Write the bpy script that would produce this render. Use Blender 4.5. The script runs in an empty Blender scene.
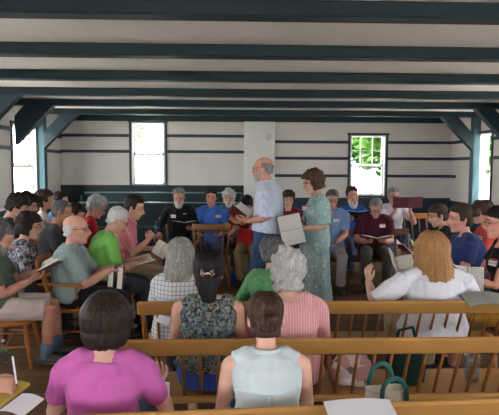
import bpy, math, random
import numpy as np
from mathutils import Vector as V, Matrix as M, Euler, noise
from mathutils.bvhtree import BVHTree
random.seed(7)
PI = math.pi
R = math.radians
SC = bpy.context.scene
COL = SC.collection

# ------------------------------------------------------------------ objects
def props(o, label=None, cat=None, group=None, kind=None):
    if label: o['label'] = label
    if cat: o['category'] = cat
    if group: o['group'] = group
    if kind: o['kind'] = kind
    return o

def empty(name, label, cat, loc=(0, 0, 0), rz=0.0, group=None):
    o = bpy.data.objects.new(name, None)
    o.empty_display_size = 0.1
    COL.objects.link(o)
    o.location = loc
    o.rotation_euler = (0, 0, rz)
    return props(o, label, cat, group)

def copy_tree(o, parent=None):
    c = o.copy(); COL.objects.link(c)
    if parent: c.parent = parent
    for ch in list(o.children): copy_tree(ch, c)
    return c

# ------------------------------------------------------------------ mesh builder
class MB:
    def __init__(s): s.v = []; s.f = []; s.mi = []
    def add(s, vs, fs, mi=0):
        b = len(s.v); s.v += [tuple(x) for x in vs]
        s.f += [tuple(i + b for i in q) for q in fs]; s.mi += [mi] * len(fs)
    def box(s, c, d, rot=None, mi=0, bev=0.0):
        hx, hy, hz = d[0] / 2, d[1] / 2, d[2] / 2
        e = min(bev, hx * .9, hy * .9, hz * .9)
        pts = []
        if e <= 0:
            for z in (-hz, hz):
                for x, y in ((-hx, -hy), (hx, -hy), (hx, hy), (-hx, hy)): pts.append(V((x, y, z)))
            fs = [(3, 2, 1, 0), (4, 5, 6, 7)] + [(i, (i + 1) % 4, (i + 1) % 4 + 4, i + 4) for i in range(4)]
        else:
            for z, k in ((-hz, e), (-hz + e, 0), (hz - e, 0), (hz, e)):
                a, b = hx - k, hy - k
                q = e if k == 0 else e * .5
                for x, y in ((-a + q, -b), (a - q, -b), (a, -b + q), (a, b - q), (a - q, b), (-a + q, b), (-a, b - q), (-a, -b + q)):
                    pts.append(V((x, y, z)))
            fs = [tuple(range(7, -1, -1)), tuple(range(24, 32))]
            for l in range(3):
                for i in range(8):
                    j = (i + 1) % 8
                    fs.append((l * 8 + i, l * 8 + j, l * 8 + 8 + j, l * 8 + 8 + i))
        if rot is not None: pts = [rot @ p for p in pts]
        s.add([p + V(c) for p in pts], fs, mi)
    def loft(s, rings, mi=0, cap=True):
        """rings: lists of points with equal counts"""
        n = len(rings[0]); b = len(s.v); m = len(rings)
        vs = [p for r in rings for p in r]
        fs = []
        for k in range(m - 1):
            for i in range(n):
                j = (i + 1) % n
                fs.append((k * n + i, k * n + j, k * n + n + j, k * n + n + i))
        if cap:
            fs.append(tuple(range(n - 1, -1, -1))); fs.append(tuple((m - 1) * n + i for i in range(n)))
        s.add(vs, fs, mi)
    def tube(s, pts, rad, side=None, n=10, dome=True, mi=0):
        pts = [V(p) for p in pts]; m = len(pts)
        if not isinstance(rad, (list, tuple)): rad = [rad] * m
        rad = [(r, r) if not isinstance(r, (list, tuple)) else r for r in rad]
        tg = []
        for i in range(m):
            t = pts[min(i + 1, m - 1)] - pts[max(i - 1, 0)]
            tg.append(t.normalized() if t.length > 1e-9 else V((0, 0, 1)))
        sd = V(side) if side is not None else None
        if sd is None:
            sd = V((1, 0, 0)) if abs(tg[0].x) < .8 else V((0, 1, 0))
        rings = []
        def ring(c, t, a, b):
            x = (sd - t * sd.dot(t)).normalized(); y = t.cross(x)
            return [c + x * (a * math.cos(2 * PI * i / n)) + y * (b * math.sin(2 * PI * i / n)) for i in range(n)]
        if dome:
            a, b = rad[0]; q = min(a, b)
            for o, k in ((.95, .3), (.72, .7)): rings.append(ring(pts[0] - tg[0] * q * o, tg[0], a * k, b * k))
        for i in range(m): rings.append(ring(pts[i], tg[i], *rad[i]))
        if dome:
            a, b = rad[-1]; q = min(a, b)
            for o, k in ((.72, .7), (.95, .3)): rings.append(ring(pts[-1] + tg[-1] * q * o, tg[-1], a * k, b * k))
        s.loft(rings, mi)
    def ell(s, c, r, rot=None, n=14, m=9, mi=0):
        c = V(c); rings = []
        for k in range(m):
            th = PI * (k + .5) / m
            rr = []
            for i in range(n):
                p = V((r[0] * math.sin(th) * math.cos(2 * PI * i / n), r[1] * math.sin(th) * math.sin(2 * PI * i / n), -r[2] * math.cos(th)))
                rr.append(c + (rot @ p if rot is not None else p))
            rings.append(rr)
        s.loft(rings, mi)
    def lathe(s, prof, c=(0, 0, 0), n=16, mi=0, rot=None):
        rings = []
        for r, z in prof:
            q = [V((r * math.cos(2 * PI * i / n), r * math.sin(2 * PI * i / n), z)) for i in range(n)]
            rings.append([V(c) + (rot @ p if rot is not None else p) for p in q])
        s.loft(rings, mi)
    def mesh(s, name):
        me = bpy.data.meshes.new(name)
        me.from_pydata(s.v, [], s.f); me.update()
        if any(s.mi): me.polygons.foreach_set('material_index', s.mi)
        return me
    def build(s, name, mats, parent=None, smooth=False, xf=None):
        me = s.mesh(name)
        if xf is not None: me.transform(xf)
        return link(name, me, mats, parent, smooth)

def link(name, me, mats, parent=None, smooth=False):
    if not isinstance(mats, (list, tuple)): mats = [mats]
    for m in mats: me.materials.append(m)
    if smooth: me.polygons.foreach_set('use_smooth', [True] * len(me.polygons))
    me.name = name
    o = bpy.data.objects.new(name, me); COL.objects.link(o)
    if parent: o.parent = parent
    return o

def remesh(mb, voxel, smooth=2, fac=.5):
    me = mb.mesh('tmp')
    o = bpy.data.objects.new('tmp', me); COL.objects.link(o)
    md = o.modifiers.new('r', 'REMESH'); md.mode = 'VOXEL'; md.voxel_size = voxel; md.adaptivity = 0
    if smooth:
        sm = o.modifiers.new('s', 'SMOOTH'); sm.factor = fac; sm.iterations = smooth
    dg = bpy.context.evaluated_depsgraph_get()
    out = bpy.data.meshes.new_from_object(o.evaluated_get(dg))
    bpy.data.objects.remove(o); bpy.data.meshes.remove(me)
    return out

def join_mesh(a, extra):
    """append plain meshes to a and return a new mesh"""
    vs = []; fs = []
    for me in [a] + extra:
        b = len(vs)
        vs += [tuple(v.co) for v in me.vertices]
        fs += [tuple(i + b for i in p.vertices) for p in me.polygons]
    out = bpy.data.meshes.new('body'); out.from_pydata(vs, [], fs); out.update()
    return out

def wrinkle(me, amp, f, seed=0, stretch=(1, 1, 1)):
    off = V((seed * 3.7, seed * 1.3, seed * 2.1)); st = V(stretch)
    nr = [v.normal.copy() for v in me.vertices]
    for v, n in zip(me.vertices, nr):
        p = V((v.co.x * st.x, v.co.y * st.y, v.co.z * st.z)) * f + off
        d = noise.noise(p) + .5 * noise.noise(p * 2.3)
        v.co += n * (amp * d)
    me.update()

# ------------------------------------------------------------------ materials
def srgb(c):
    return tuple(((x / 255) / 12.92 if x / 255 <= .04045 else ((x / 255 + .055) / 1.055) ** 2.4) for x in c) + (1,)

class NT:
    def __init__(s, name):
        s.m = bpy.data.materials.new(name); s.m.use_nodes = True
        s.t = s.m.node_tree; s.N = s.t.nodes; s.b = s.N['Principled BSDF']
        s.tc = s.N.new('ShaderNodeTexCoord')
    def n(s, typ, ins=None, **kw):
        x = s.N.new('ShaderNode' + typ)
        for k, v in kw.items(): setattr(x, k, v)
        for k, v in (ins or {}).items(): s.set(x, k, v)
        return x
    def set(s, x, k, v):
        if isinstance(v, bpy.types.NodeSocket): s.t.links.new(v, x.inputs[k])
        else: x.inputs[k].default_value = v
    def co(s, scale=(1, 1, 1)):
        mp = s.n('Mapping', {'Vector': s.tc.outputs['Object'], 'Scale': scale}); return mp.outputs[0]
    def math(s, op, a, b=None):
        x = s.n('Math', operation=op); s.set(x, 0, a)
        if b is not None: s.set(x, 1, b)
        return x.outputs[0]
    def noise(s, scale, vec=None, detail=3, dist=0):
        return s.n('TexNoise', {'Scale': scale, 'Vector': vec or s.co(), 'Detail': detail, 'Distortion': dist}).outputs['Fac']
    def ramp(s, fac, stops, interp='LINEAR'):
        r = s.n('ValToRGB', {'Fac': fac}); e = r.color_ramp; e.interpolation = interp
        while len(e.elements) < len(stops): e.elements.new(.5)
        for el, (p, c) in zip(e.elements, stops): el.position = p; el.color = c
        return r.outputs[0]
    def mix(s, fac, a, b, mode='MIX'):
        x = s.n('Mix', data_type='RGBA', blend_type=mode)
        s.set(x, 0, fac); s.set(x, 6, a); s.set(x, 7, b); return x.outputs[2]
    def bump(s, h, strength=.3, dist=.01):
        x = s.n('Bump', {'Height': h, 'Strength': strength, 'Distance': dist}); s.set(s.b, 'Normal', x.outputs[0])
    def fin(s, col, rough=.7, spec=.4):
        s.set(s.b, 'Base Color', col); s.b.inputs['Roughness'].default_value = rough
        s.b.inputs['Specular IOR Level'].default_value = spec
        return s.m

def tint(c, k): return tuple(min(1, x * k) for x in c[:3]) + (1,)

_mc = {}
def plain(rgb, rough=.6, var=.12, scale=6, spec=.4, bump=0.0, metal=0):
    key = ('p', rgb, rough, var, scale, spec, bump, metal)
    if key in _mc: return _mc[key]
    t = NT('plain'); c = srgb(rgb)
    nz = t.noise(scale)
    t.fin(t.ramp(nz, [(.3, tint(c, 1 - var)), (.7, tint(c, 1 + var))]), rough, spec)
    if bump: t.bump(nz, bump)
    t.b.inputs['Metallic'].default_value = metal
    _mc[key] = t.m; return t.m

def wood(rgb, rough=.38, axis=0, var=.3, spec=.45):
    key = ('w', rgb, rough, axis, var)
    if key in _mc: return _mc[key]
    t = NT('wood'); c = srgb(rgb)
    sc = [14, 14, 14]; sc[axis] = 1.2
    a = t.noise(2.2, t.co(sc), 4, .6)
    b = t.noise(1.1)
    col = t.ramp(a, [(.25, tint(c, 1 - var)), (.5, c), (.75, tint(c, 1 + var))])
    col = t.mix(.35, col, t.ramp(b, [(.3, tint(c, .75)), (.7, tint(c, 1.2))]))
    t.fin(col, rough, spec); t.bump(a, .08, .004)
    _mc[key] = t.m; return t.m

def fabric(rgb, rough=.9, var=.1):
    key = ('f', rgb, rough, var)
    if key in _mc: return _mc[key]
    t = NT('fabric'); c = srgb(rgb)
    col = t.ramp(t.noise(5), [(.3, tint(c, 1 - var)), (.7, tint(c, 1 + var))])
    t.fin(col, rough, .2)
    w = t.noise(9, t.co((1, 1, .6)), 2, 1.2)
    t.bump(w, .5, .016)
    t.b.inputs['Sheen Weight'].default_value = .08
    _mc[key] = t.m; return t.m

def grid_fabric(base, line, per, wid, soft=False):
    t = NT('checked_fabric'); x = t.n('SeparateXYZ', {0: t.tc.outputs['Object']})
    def ln(o):
        return t.math('LESS_THAN', t.math('FRACT', t.math('ADD', t.math('MULTIPLY', o, 1 / per), 50.0)), wid)
    g1 = ln(x.outputs[0]); g2 = ln(x.outputs[2])
    s = t.math('MULTIPLY', t.math('ADD', g1, g2), .5 if soft else .75)
    col = t.mix(s, srgb(base), srgb(line))
    t.fin(col, .9, .2); t.bump(t.noise(9), .3, .012); return t.m

def stripe_fabric(base, line, per, axis=0, bump=False):
    t = NT('striped_fabric'); x = t.n('SeparateXYZ', {0: t.tc.outputs['Object']})
    w = t.math('SINE', t.math('MULTIPLY', x.outputs[axis], 2 * PI / per))
    w = t.math('ADD', t.math('MULTIPLY', w, .5), .5)
    t.fin(t.mix(w, srgb(base), srgb(line)), .9, .2)
    t.bump(w, .5 if bump else .05, .008); return t.m

def spot_fabric(stops, scale, dist=.3, ring=False):
    """printed cloth: cells of several colours"""
    t = NT('printed_fabric')
    nv = t.n('TexNoise', {'Scale': scale * .35, 'Vector': t.co(), 'Detail': 2})
    vec = t.n('VectorMath', operation='ADD'); t.set(vec, 0, t.co())
    sc = t.n('VectorMath', operation='SCALE'); t.set(sc, 0, nv.outputs['Color']); sc.inputs['Scale'].default_value = dist / scale * 4
    t.set(vec, 1, sc.outputs[0])
    vo = t.n('TexVoronoi', {'Scale': scale, 'Vector': vec.outputs[0]})
    if ring: fac = t.math('FRACT', t.math('MULTIPLY', vo.outputs['Distance'], 2.2))
    else: fac = t.n('SeparateColor', {0: vo.outputs['Color']}).outputs[0]
    col = t.ramp(fac, [(p, srgb(c)) for p, c in stops], 'CONSTANT')
    t.fin(col, .9, .2); t.bump(t.noise(9), .3, .012); return t.m

def flower_fabric(base, spots, scale, size):
    t = NT('flowered_fabric')
    vo = t.n('TexVoronoi', {'Scale': scale, 'Vector': t.co()})
    inside = t.math('LESS_THAN', vo.outputs['Distance'], size)
    pick = t.n('SeparateColor', {0: vo.outputs['Color']}).outputs[1]
    col = t.ramp(pick, [(i / len(spots), srgb(c)) for i, c in enumerate(spots)], 'CONSTANT')
    b = t.ramp(t.noise(6), [(.3, tint(srgb(base), .9)), (.7, tint(srgb(base), 1.08))])
    t.fin(t.mix(inside, b, col), .9, .2)
    t.bump(t.noise(9, t.co((1.4, 1.4, .3))), .5, .015); return t.m

def hairmat(rgb, rgb2=None, rough=.55):
    key = ('h', rgb, rgb2)
    if key in _mc: return _mc[key]
    t = NT('hair'); c = srgb(rgb); d = srgb(rgb2) if rgb2 else tint(c, 1.7)
    a = t.noise(2, t.co((30, 30, 4)), 3, 1.2)
    t.fin(t.ramp(a, [(.28, tint(c, .8)), (.5, c), (.78, d)]), rough, .2)
    t.bump(a, .35, .005); _mc[key] = t.m; return t.m

def skinmat(rgb):
    key = ('s', rgb)
    if key in _mc: return _mc[key]
    t = NT('skin'); c = srgb(rgb)
    a = t.noise(14)
    t.fin(t.ramp(a, [(.3, (c[0] * .92, c[1] * .84, c[2] * .82, 1)), (.7, tint(c, 1.08))]), .55, .35)
    t.b.inputs['Subsurface Weight'].default_value = .06
    t.b.inputs['Subsurface Radius'].default_value = (.01, .004, .002)
    _mc[key] = t.m; return t.m

def glassmat(name, col=(1, 1, 1, 1), gloss=.08):
    t = NT(name); t.N.remove(t.b)
    tr = t.n('BsdfTransparent', {'Color': col}); gl = t.n('BsdfGlossy', {'Roughness': .05})
    mx = t.n('MixShader', {0: gloss}); t.t.links.new(tr.outputs[0], mx.inputs[1]); t.t.links.new(gl.outputs[0], mx.inputs[2])
    out = [n for n in t.N if n.type == 'OUTPUT_MATERIAL'][0]
    t.t.links.new(mx.outputs[0], out.inputs[0]); return t.m

def pagemat(rows, name='printed_page', paper=(240, 236, 226), ink=(130, 126, 122)):
    """paper with rows of fine print (object space: x across, y up the page)"""
    t = NT(name); x = t.n('SeparateXYZ', {0: t.tc.outputs['Object']})
    r = t.math('MULTIPLY', x.outputs[1], rows)
    row = t.math('LESS_THAN', t.math('FRACT', t.math('ADD', r, 100.0)), .5)
    nz = t.n('TexNoise', {'Scale': 1.0, 'Vector': t.co((160, rows, 1)), 'Detail': 1}).outputs['Fac']
    word = t.math('GREATER_THAN', nz, .46)
    t.fin(t.mix(t.math('MULTIPLY', t.math('MULTIPLY', row, word), .55), srgb(paper), srgb(ink)), .8, .2); return t.m

PLASTER = None
def plaster(rgb, var=.05):
    t = NT('plaster'); c = srgb(rgb)
    a = t.noise(1.3, None, 4); b = t.noise(30)
    col = t.ramp(a, [(.3, tint(c, 1 - var)), (.7, tint(c, 1 + var))])
    x = t.n('SeparateXYZ', {0: t.tc.outputs['Object']})
    t.fin(col, .85, .25); t.bump(b, .06, .004); return t.m

# ------------------------------------------------------------------ room
XL, XR, YB, YF, ZC = -4.05, 5.32, 13.25, -4.2, 2.915
mWALL = plaster((214, 209, 205)); mCEIL = plaster((228, 221, 216))
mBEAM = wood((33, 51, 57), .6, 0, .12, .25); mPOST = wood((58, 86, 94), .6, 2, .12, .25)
mWAIN_G = wood((20, 40, 42), .5, 0, .12); mWAIN_B = wood((34, 58, 78), .5, 0, .12)
mTRIM = wood((36, 54, 60), .6, 0, .12); mWHITE = plain((225, 225, 222), .5, .04)

def floor_mat():
    t = NT('floor_boards')
    br = t.n('TexBrick', {'Vector': t.tc.outputs['Object'], 'Scale': 1.0, 'Mortar Size': .004, 'Brick Width': 3.2, 'Row Height': .16,
                          'Color1': srgb((132, 98, 66)), 'Color2': srgb((108, 80, 54)), 'Mortar': srgb((28, 20, 15))})
    br.offset = .37
    a = t.noise(2, t.co((1.5, 22, 1)), 4, .4); b = t.noise(1.1)
    col = t.mix(.6, br.outputs[0], t.ramp(a, [(.25, (.25, .25, .25, 1)), (.75, (.95, .95, .95, 1))]), 'MULTIPLY')
    col = t.mix(.4, col, t.ramp(b, [(.3, (.4, .4, .4, 1)), (.7, (1, 1, 1, 1))]), 'MULTIPLY')
    t.fin(col, .6, .2); t.bump(a, .15, .004); return t.m

def struct(name, mb, m):
    o = mb.build(name, m); o['kind'] = 'structure'; return o

b = MB(); b.box(((XL + XR) / 2, (YB + YF) / 2, -.1), (XR - XL + .6, YB - YF + .6, .2)); struct('floor', b, floor_mat())
b = MB(); b.box(((XL + XR) / 2, (YB + YF) / 2, ZC + .05), (XR - XL + .6, YB - YF + .6, .1)); struct('ceiling', b, mCEIL)

def wall_with_holes(name, axis, at, lo, hi, holes, thick=.22, out=1):
    """axis 'x': a wall along X at Y=at; axis 'y': along Y at X=at. holes: (a0, a1, z0, z1)"""
    mb = MB()
    xs = sorted({lo, hi} | {h[0] for h in holes} | {h[1] for h in holes})
    for a0, a1 in zip(xs[:-1], xs[1:]):
        zs = [(0, ZC)]
        for h in holes:
            if h[0] <= a0 + 1e-6 and h[1] >= a1 - 1e-6:
                zs = [z for (p, q) in zs for z in ((p, min(q, h[2])), (max(p, h[3]), q)) if z[1] - z[0] > 1e-6]
        for p, q in zs:
            c = ((a0 + a1) / 2, at + out * thick / 2, (p + q) / 2); d = (a1 - a0, thick, q - p)
            if axis == 'y': c = (c[1], c[0], c[2]); d = (d[1], d[0], d[2])
            mb.box(c, d)
    return struct(name, mb, mWALL)

BW = [(-2.38, -1.58, 1.27, 2.76), (2.86, 3.73, 1.03, 2.49)]
LW = [(-2.6, -1.5, .95, 2.5), (.6, 1.7, .95, 2.5), (3.8, 4.9, .95, 2.5), (7.1, 8.2, .95, 2.5), (10.34, 11.62, .95, 2.5)]
RW = [(-2.6, -1.5, .95, 2.45), (.6, 1.7, .95, 2.45), (3.8, 4.9, .95, 2.45), (7.3, 8.4, .95, 2.45), (11.12, 11.84, .95, 2.45)]
FW = [(-3.4, -2.2, .95, 2.55), (-1.1, .1, .95, 2.55), (1.2, 2.4, .95, 2.55), (3.5, 4.7, .95, 2.55)]
wall_with_holes('wall_back', 'x', YB, XL - .22, XR + .22, BW)
wall_with_holes('wall_left', 'y', XL, YF, YB, LW, out=-1)
wall_with_holes('wall_right', 'y', XR, YF, YB, RW)
wall_with_holes('wall_front', 'x', YF, XL - .22, XR + .22, FW, out=-1)

mPANE = glassmat('window_glass', (1, 1, 1, 1), .04)
wcount = [0]
def window(axis, at, a0, a1, z0, z1, out, casing=.05):
    """double hung sash window set in the wall; casing toward the room"""
    wcount[0] += 1
    def mk(lst):
        mb = MB()
        for (c, d) in lst:      # c=(along, depth outwards, z)
            p = (c[0], at + out * c[1], c[2]); q = d
            if axis == 'y': p = (p[1], p[0], p[2]); q = (d[1], d[0], d[2])
            mb.box(p, q)
        return mb
    w = a1 - a0; h = z1 - z0; ac = (a0 + a1) / 2; zc = (z0 + z1) / 2
    root = mk([((a0 - casing / 2, -.012, zc), (casing, .03, h + 2 * casing)), ((a1 + casing / 2, -.012, zc), (casing, .03, h + 2 * casing)),
               ((ac, -.014, z1 + casing / 2), (w + 2 * casing + .04, .036, casing))]).build('window_%d' % wcount[0], mTRIM)
    root['kind'] = 'structure'
    mk([((ac, .0, z0 - .02), (w + .1, .16, .04))]).build('window_sill', mTRIM, root)
    mk([((a0 + .015, .1, zc), (.03, .2, h)), ((a1 - .015, .1, zc), (.03, .2, h)), ((ac, .1, z1 - .015), (w, .2, .03))]).build('window_jamb', mWHITE, root)
    for s, dy in ((0, .09), (1, .14)):
        y0 = z0 + s * h / 2; y1 = y0 + h / 2
        L = [((a0 + .05, dy, (y0 + y1) / 2), (.045, .035, h / 2)), ((a1 - .05, dy, (y0 + y1) / 2), (.045, .035, h / 2)),
             ((ac, dy, y0 + .022), (w, .035, .045)), ((ac, dy, y1 - .02), (w, .035, .04))]
        for k in (1, 2): L.append(((a0 + w * k / 3, dy, (y0 + y1) / 2), (.018, .025, h / 2)))
        L.append(((ac, dy, (y0 + y1) / 2), (w - .1, .025, .018)))
        sash = mk(L).build('sash', mWHITE, root)
        mk([((ac, dy, (y0 + y1) / 2), (w - .1, .004, h / 2 - .06))]).build('pane', mPANE, sash)
    # a portal so that the daylight through the opening is sampled well
    ld = bpy.data.lights.new('window_daylight', 'AREA'); ld.shape = 'RECTANGLE'; ld.size = w; ld.size_y = h
    ld.cycles.is_portal = True
    lo = bpy.data.objects.new('window_daylight', ld); COL.objects.link(lo)
    p = (ac, at + out * .2, zc)
    if axis == 'y': p = (p[1], p[0], p[2])
    lo.location = p
    d = V((0, -out, 0)) if axis == 'x' else V((-out, 0, 0))
    lo.rotation_euler = d.to_track_quat('-Z', 'Y').to_euler()
    return root
for h in BW: window('x', YB, *h, out=1)
for h in LW: window('y', XL, *h, out=-1)
for h in RW: window('y', XR, *h, out=1)
for h in FW: window('x', YF, *h, out=-1)

tc = [0]
def trim(mb, m):
    tc[0] += 1; return struct('trim_%d' % tc[0], mb, m)
# ceiling beams
BY = [-2.0, -.45, 1.07, 2.58, 4.13, 5.585, 7.12, 8.685, 10.18, 11.82]
for y in BY:
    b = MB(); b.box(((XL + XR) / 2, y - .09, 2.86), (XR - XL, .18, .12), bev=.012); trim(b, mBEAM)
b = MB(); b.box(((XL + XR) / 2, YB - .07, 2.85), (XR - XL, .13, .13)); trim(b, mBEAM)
# posts and knee braces on the side walls
def brace(wx, y, inn, size=.85, th=.17, wid=.22):
    s = inn; d = wid * 1.414
    pts = [(wx + s * .02, 2.8 - size), (wx + s * .02, 2.8 - size + d), (wx + s * (size - d), 2.8), (wx + s * size, 2.8)]
    mb = MB(); mb.loft([[V((px, y - .09 - th / 2, pz)) for px, pz in pts], [V((px, y - .09 + th / 2, pz)) for px, pz in pts]])
    trim(mb, mBEAM)
for i, y in enumerate(BY):
    for wx, s in ((XL, 1), (XR, -1)):
        if y in (10.18, 11.82, 8.685, 4.13, -.45):
            if not (s == 1 and y == 10.18):
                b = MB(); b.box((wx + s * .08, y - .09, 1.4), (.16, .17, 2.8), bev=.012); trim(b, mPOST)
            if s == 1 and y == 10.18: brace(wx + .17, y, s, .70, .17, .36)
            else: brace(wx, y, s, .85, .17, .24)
# horizontal wall rails, broken at the windows and at the pier
def rails(zs, segs, axis, at, inn):
    for z in zs:
        for a0, a1 in segs:
            b = MB(); c = ((a0 + a1) / 2, at + inn * .016, z); d = (a1 - a0, .034, .07)
            if axis == 'y': c = (c[1], c[0], c[2]); d = (d[1], d[0], d[2])
            b.box(c, d); trim(b, mTRIM)
rails((2.445, 2.07), [(XL, -2.43), (-1.53, .3)], 'x', YB, -1)
rails((2.32, 1.93, 1.51), [(1.04, 2.81), (3.78, XR)], 'x', YB, -1)
rails((2.40, 2.05), [(8.3, 10.28), (11.7, YB)], 'y', XL, 1)
rails((2.32, 1.93), [(8.5, 11.05), (11.93, YB)], 'y', XR, -1)
rails((1.51,), [(12.9, YB)], 'y', XR, -1)
# the white pier on the back wall
b = MB(); b.box((.67, YB - .06, 1.45), (.74, .12, 2.79), bev=.01); struct('wall_pier', b, mWHITE)
# wainscots
def wains(name, mb, m): return struct(name, mb, m)
b = MB(); b.box(((XL + .3) / 2, YB - .025, .63), (.3 - XL, .05, 1.24)); b.box(((XL + .3) / 2, YB - .035, 1.255), (.3 - XL, .07, .03)); trim(b, mWAIN_G)
b = MB(); b.box(((XR + 1.04) / 2, YB - .025, .48), (XR - 1.04, .05, .96)); b.box(((XR + 1.04) / 2, YB - .035, .965), (XR - 1.04, .07, .03)); trim(b, mWAIN_B)
for x, m, s, nm in ((XL, mWAIN_G, 1, 'l'), (XR, mWAIN_B, -1, 'r')):
    b = MB(); b.box((x + s * .022, (YF + YB) / 2, .45), (.044, YB - YF, .9)); b.box((x + s * .03, (YF + YB) / 2, .915), (.06, YB - YF, .03)); trim(b, m)
for nm, c, d in (('left', (XL + .05, 4.5, .07), (.02, 17.4, .14)), ('right', (XR - .05, 4.5, .07), (.02, 17.4, .14))):
    b = MB(); b.box(c, d); struct('baseboard_' + nm, b, mTRIM)

# round white device on the pier
t = empty('smoke_detector', 'small round white smoke detector high on the white pier', 'smoke detector', (.87, YB - .12, 2.43))
b = MB(); b.lathe([(.005, 0), (.075, 0), (.075, .018), (.06, .034), (.02, .038), (.004, .038)], rot=M.Rotation(PI / 2, 3, 'X'), n=24); b.build('housing', plain((205, 205, 200), .4), t, True)
b = MB(); b.lathe([(.002, .036), (.016, .036), (.014, .043), (.002, .044)], rot=M.Rotation(PI / 2, 3, 'X')); b.build('button', plain((150, 150, 148), .4), t, True)

# ------------------------------------------------------------------ outside: trees, and ground made pale to bounce daylight onto the ceiling
b = MB(); b.box((0, 10, -.45), (160, 160, .1)); o = b.build('ground', plain((172, 170, 164), .9, .2, 2)); o['kind'] = 'structure'
def tree(loc, h, rad, z0, seed, label, n=8000, leaf=.22, cut=-.12):
    rnd = random.Random(seed)
    root = empty('tree', label, 'tree', loc, 0, 'trees outside the windows')
    b = MB(); b.tube([(0, 0, 0), (.05, 0, h * .4), (-.03, .05, h * .8)], [.2, .15, .05], n=10)
    for k in range(7):
        a = k * .9; z = z0 + .3 + k * .3
        b.tube([(0, 0, z), (rad * .5 * math.cos(a), rad * .5 * math.sin(a), z + .5), (rad * .85 * math.cos(a), rad * .85 * math.sin(a), z + .7)], [.07, .045, .015], n=6)
    b.build('trunk', plain((52, 44, 36), .9, .3), root, True)
    b = MB()
    for k in range(n):
        while True:
            p = V((rnd.uniform(-1, 1), rnd.uniform(-1, 1), rnd.uniform(-1, 1)))
            if .25 < p.length < 1 and noise.noise(p * 2.6 + V((seed, 0, 0))) > cut: break
        c = V((p.x * rad, p.y * rad, z0 + (h - z0) * (p.z + 1) / 2))
        q = Euler((rnd.uniform(-.8, .8), rnd.uniform(-.8, .8), rnd.uniform(0, 6.3))).to_matrix()
        l = leaf * rnd.uniform(.6, 1.2)
        vs = [c + q @ V(v) * l for v in ((-.5, 0, 0), (0, -.3, .06), (.5, 0, 0), (0, .3, .06))]
        b.add(vs, [(0, 1, 2), (0, 2, 3)])
    t = NT('leaf'); t.fin(t.ramp(t.noise(3), [(.3, srgb((34, 74, 18))), (.7, srgb((66, 108, 34)))]), .6, .3)
    fo = b.build('foliage', t.m, root)
tree((7.5, 20.5, -.4), 7.6, 4.2, 1.45, 3, 'leafy green tree seen through the right back window', 8000, .62, -.34)
tree((-6.6, 24.5, -.4), 8.5, 3.0, 1.6, 5, 'faint green tree seen through the left back window', 1500, .45)
tree((13.4, 17.5, -.4), 8.0, 2.2, 1.9, 9, 'green tree seen through the right wall window', 2200)

# ------------------------------------------------------------------ furniture
mOAK = wood((170, 124, 68), .33, 0, .16); mOAKV = wood((146, 92, 42), .38, 2, .2)
mDARKOAK = wood((112, 72, 36), .4, 0, .22); mDARKOAKV = wood((104, 64, 30), .42, 2, .22)
mGOLD = wood((170, 104, 40), .34, 2, .22); mGOLDX = wood((178, 110, 44), .34, 0, .22)

def make_bench(label, L, loc, rz, group, top=.805, seat=.42, rail=.1, sp=.1, m=(None, None), rake=.11, arms=True, depth=.42, label_kind='bench'):
    """faces local +Y; rear foot line at y=0"""
    mx, mv = m[0] or mOAK, m[1] or mOAKV
    r = empty('spindle_bench', label, label_kind, loc, rz, group)
    b = MB(); b.box((0, .03 + depth / 2, seat - .02), (L, depth, .04), bev=.012); b.build('seat', mx, r)
    b = MB(); rot = M.Rotation(R(14), 3, 'X')
    b.box((0, -rake + .02, top - rail / 2), (L, .03, rail), rot, bev=.01); b.build('top_rail', mx, r)
    nsp = max(3, round(L / sp))
    for k in range(nsp + 1):
        x = -L / 2 + .04 + (L - .08) * k / nsp
        rr = .017 if k in (0, nsp) else .0095
        b = MB(); y1 = -rake + .035; z1 = top - rail + .02
        b.tube([(x, .07, seat - .01), (x, .07 + (y1 - .07) * .5, (seat + z1) / 2), (x, y1, z1)], [rr, rr * 1.15, rr * .9], n=7, dome=False)
        b.build('spindle' if k not in (0, nsp) else 'end_post', mv, r, True)
    nl = 2 if L < 2.2 else 3
    for k in range(nl):
        x = -L / 2 + .12 + (L - .24) * k / (nl - 1)
        for y, dy in ((.08, -.05), (depth - .02, .03)):
            b = MB(); b.tube([(x, y, seat - .03), (x, y + dy * .6, .2), (x, y + dy, .012)], [.021, .024, .017], n=8, dome=False); b.build('leg', mv, r, True)
        b = MB(); b.tube([(x, .05, .19), (x, depth, .19)], .012, n=6, dome=False); b.build('stretcher', mv, r, True)
    if arms:
        for s in (-1, 1):
            x = s * (L / 2 - .035)
            b = MB(); b.tube([(x, -.03, .64), (x, .15, .645), (x, .33, .635), (x, .38, .615)], [(.022, .013), (.026, .014), (.032, .015), (.024, .012)], side=(1, 0, 0), n=8)
            b.build('armrest', mx, r, True)
            b = MB(); b.tube([(x, .33, seat - .01), (x, .33, .63)], [.014, .012], n=7, dome=False); b.build('arm_post', mv, r, True)
    return r

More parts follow.
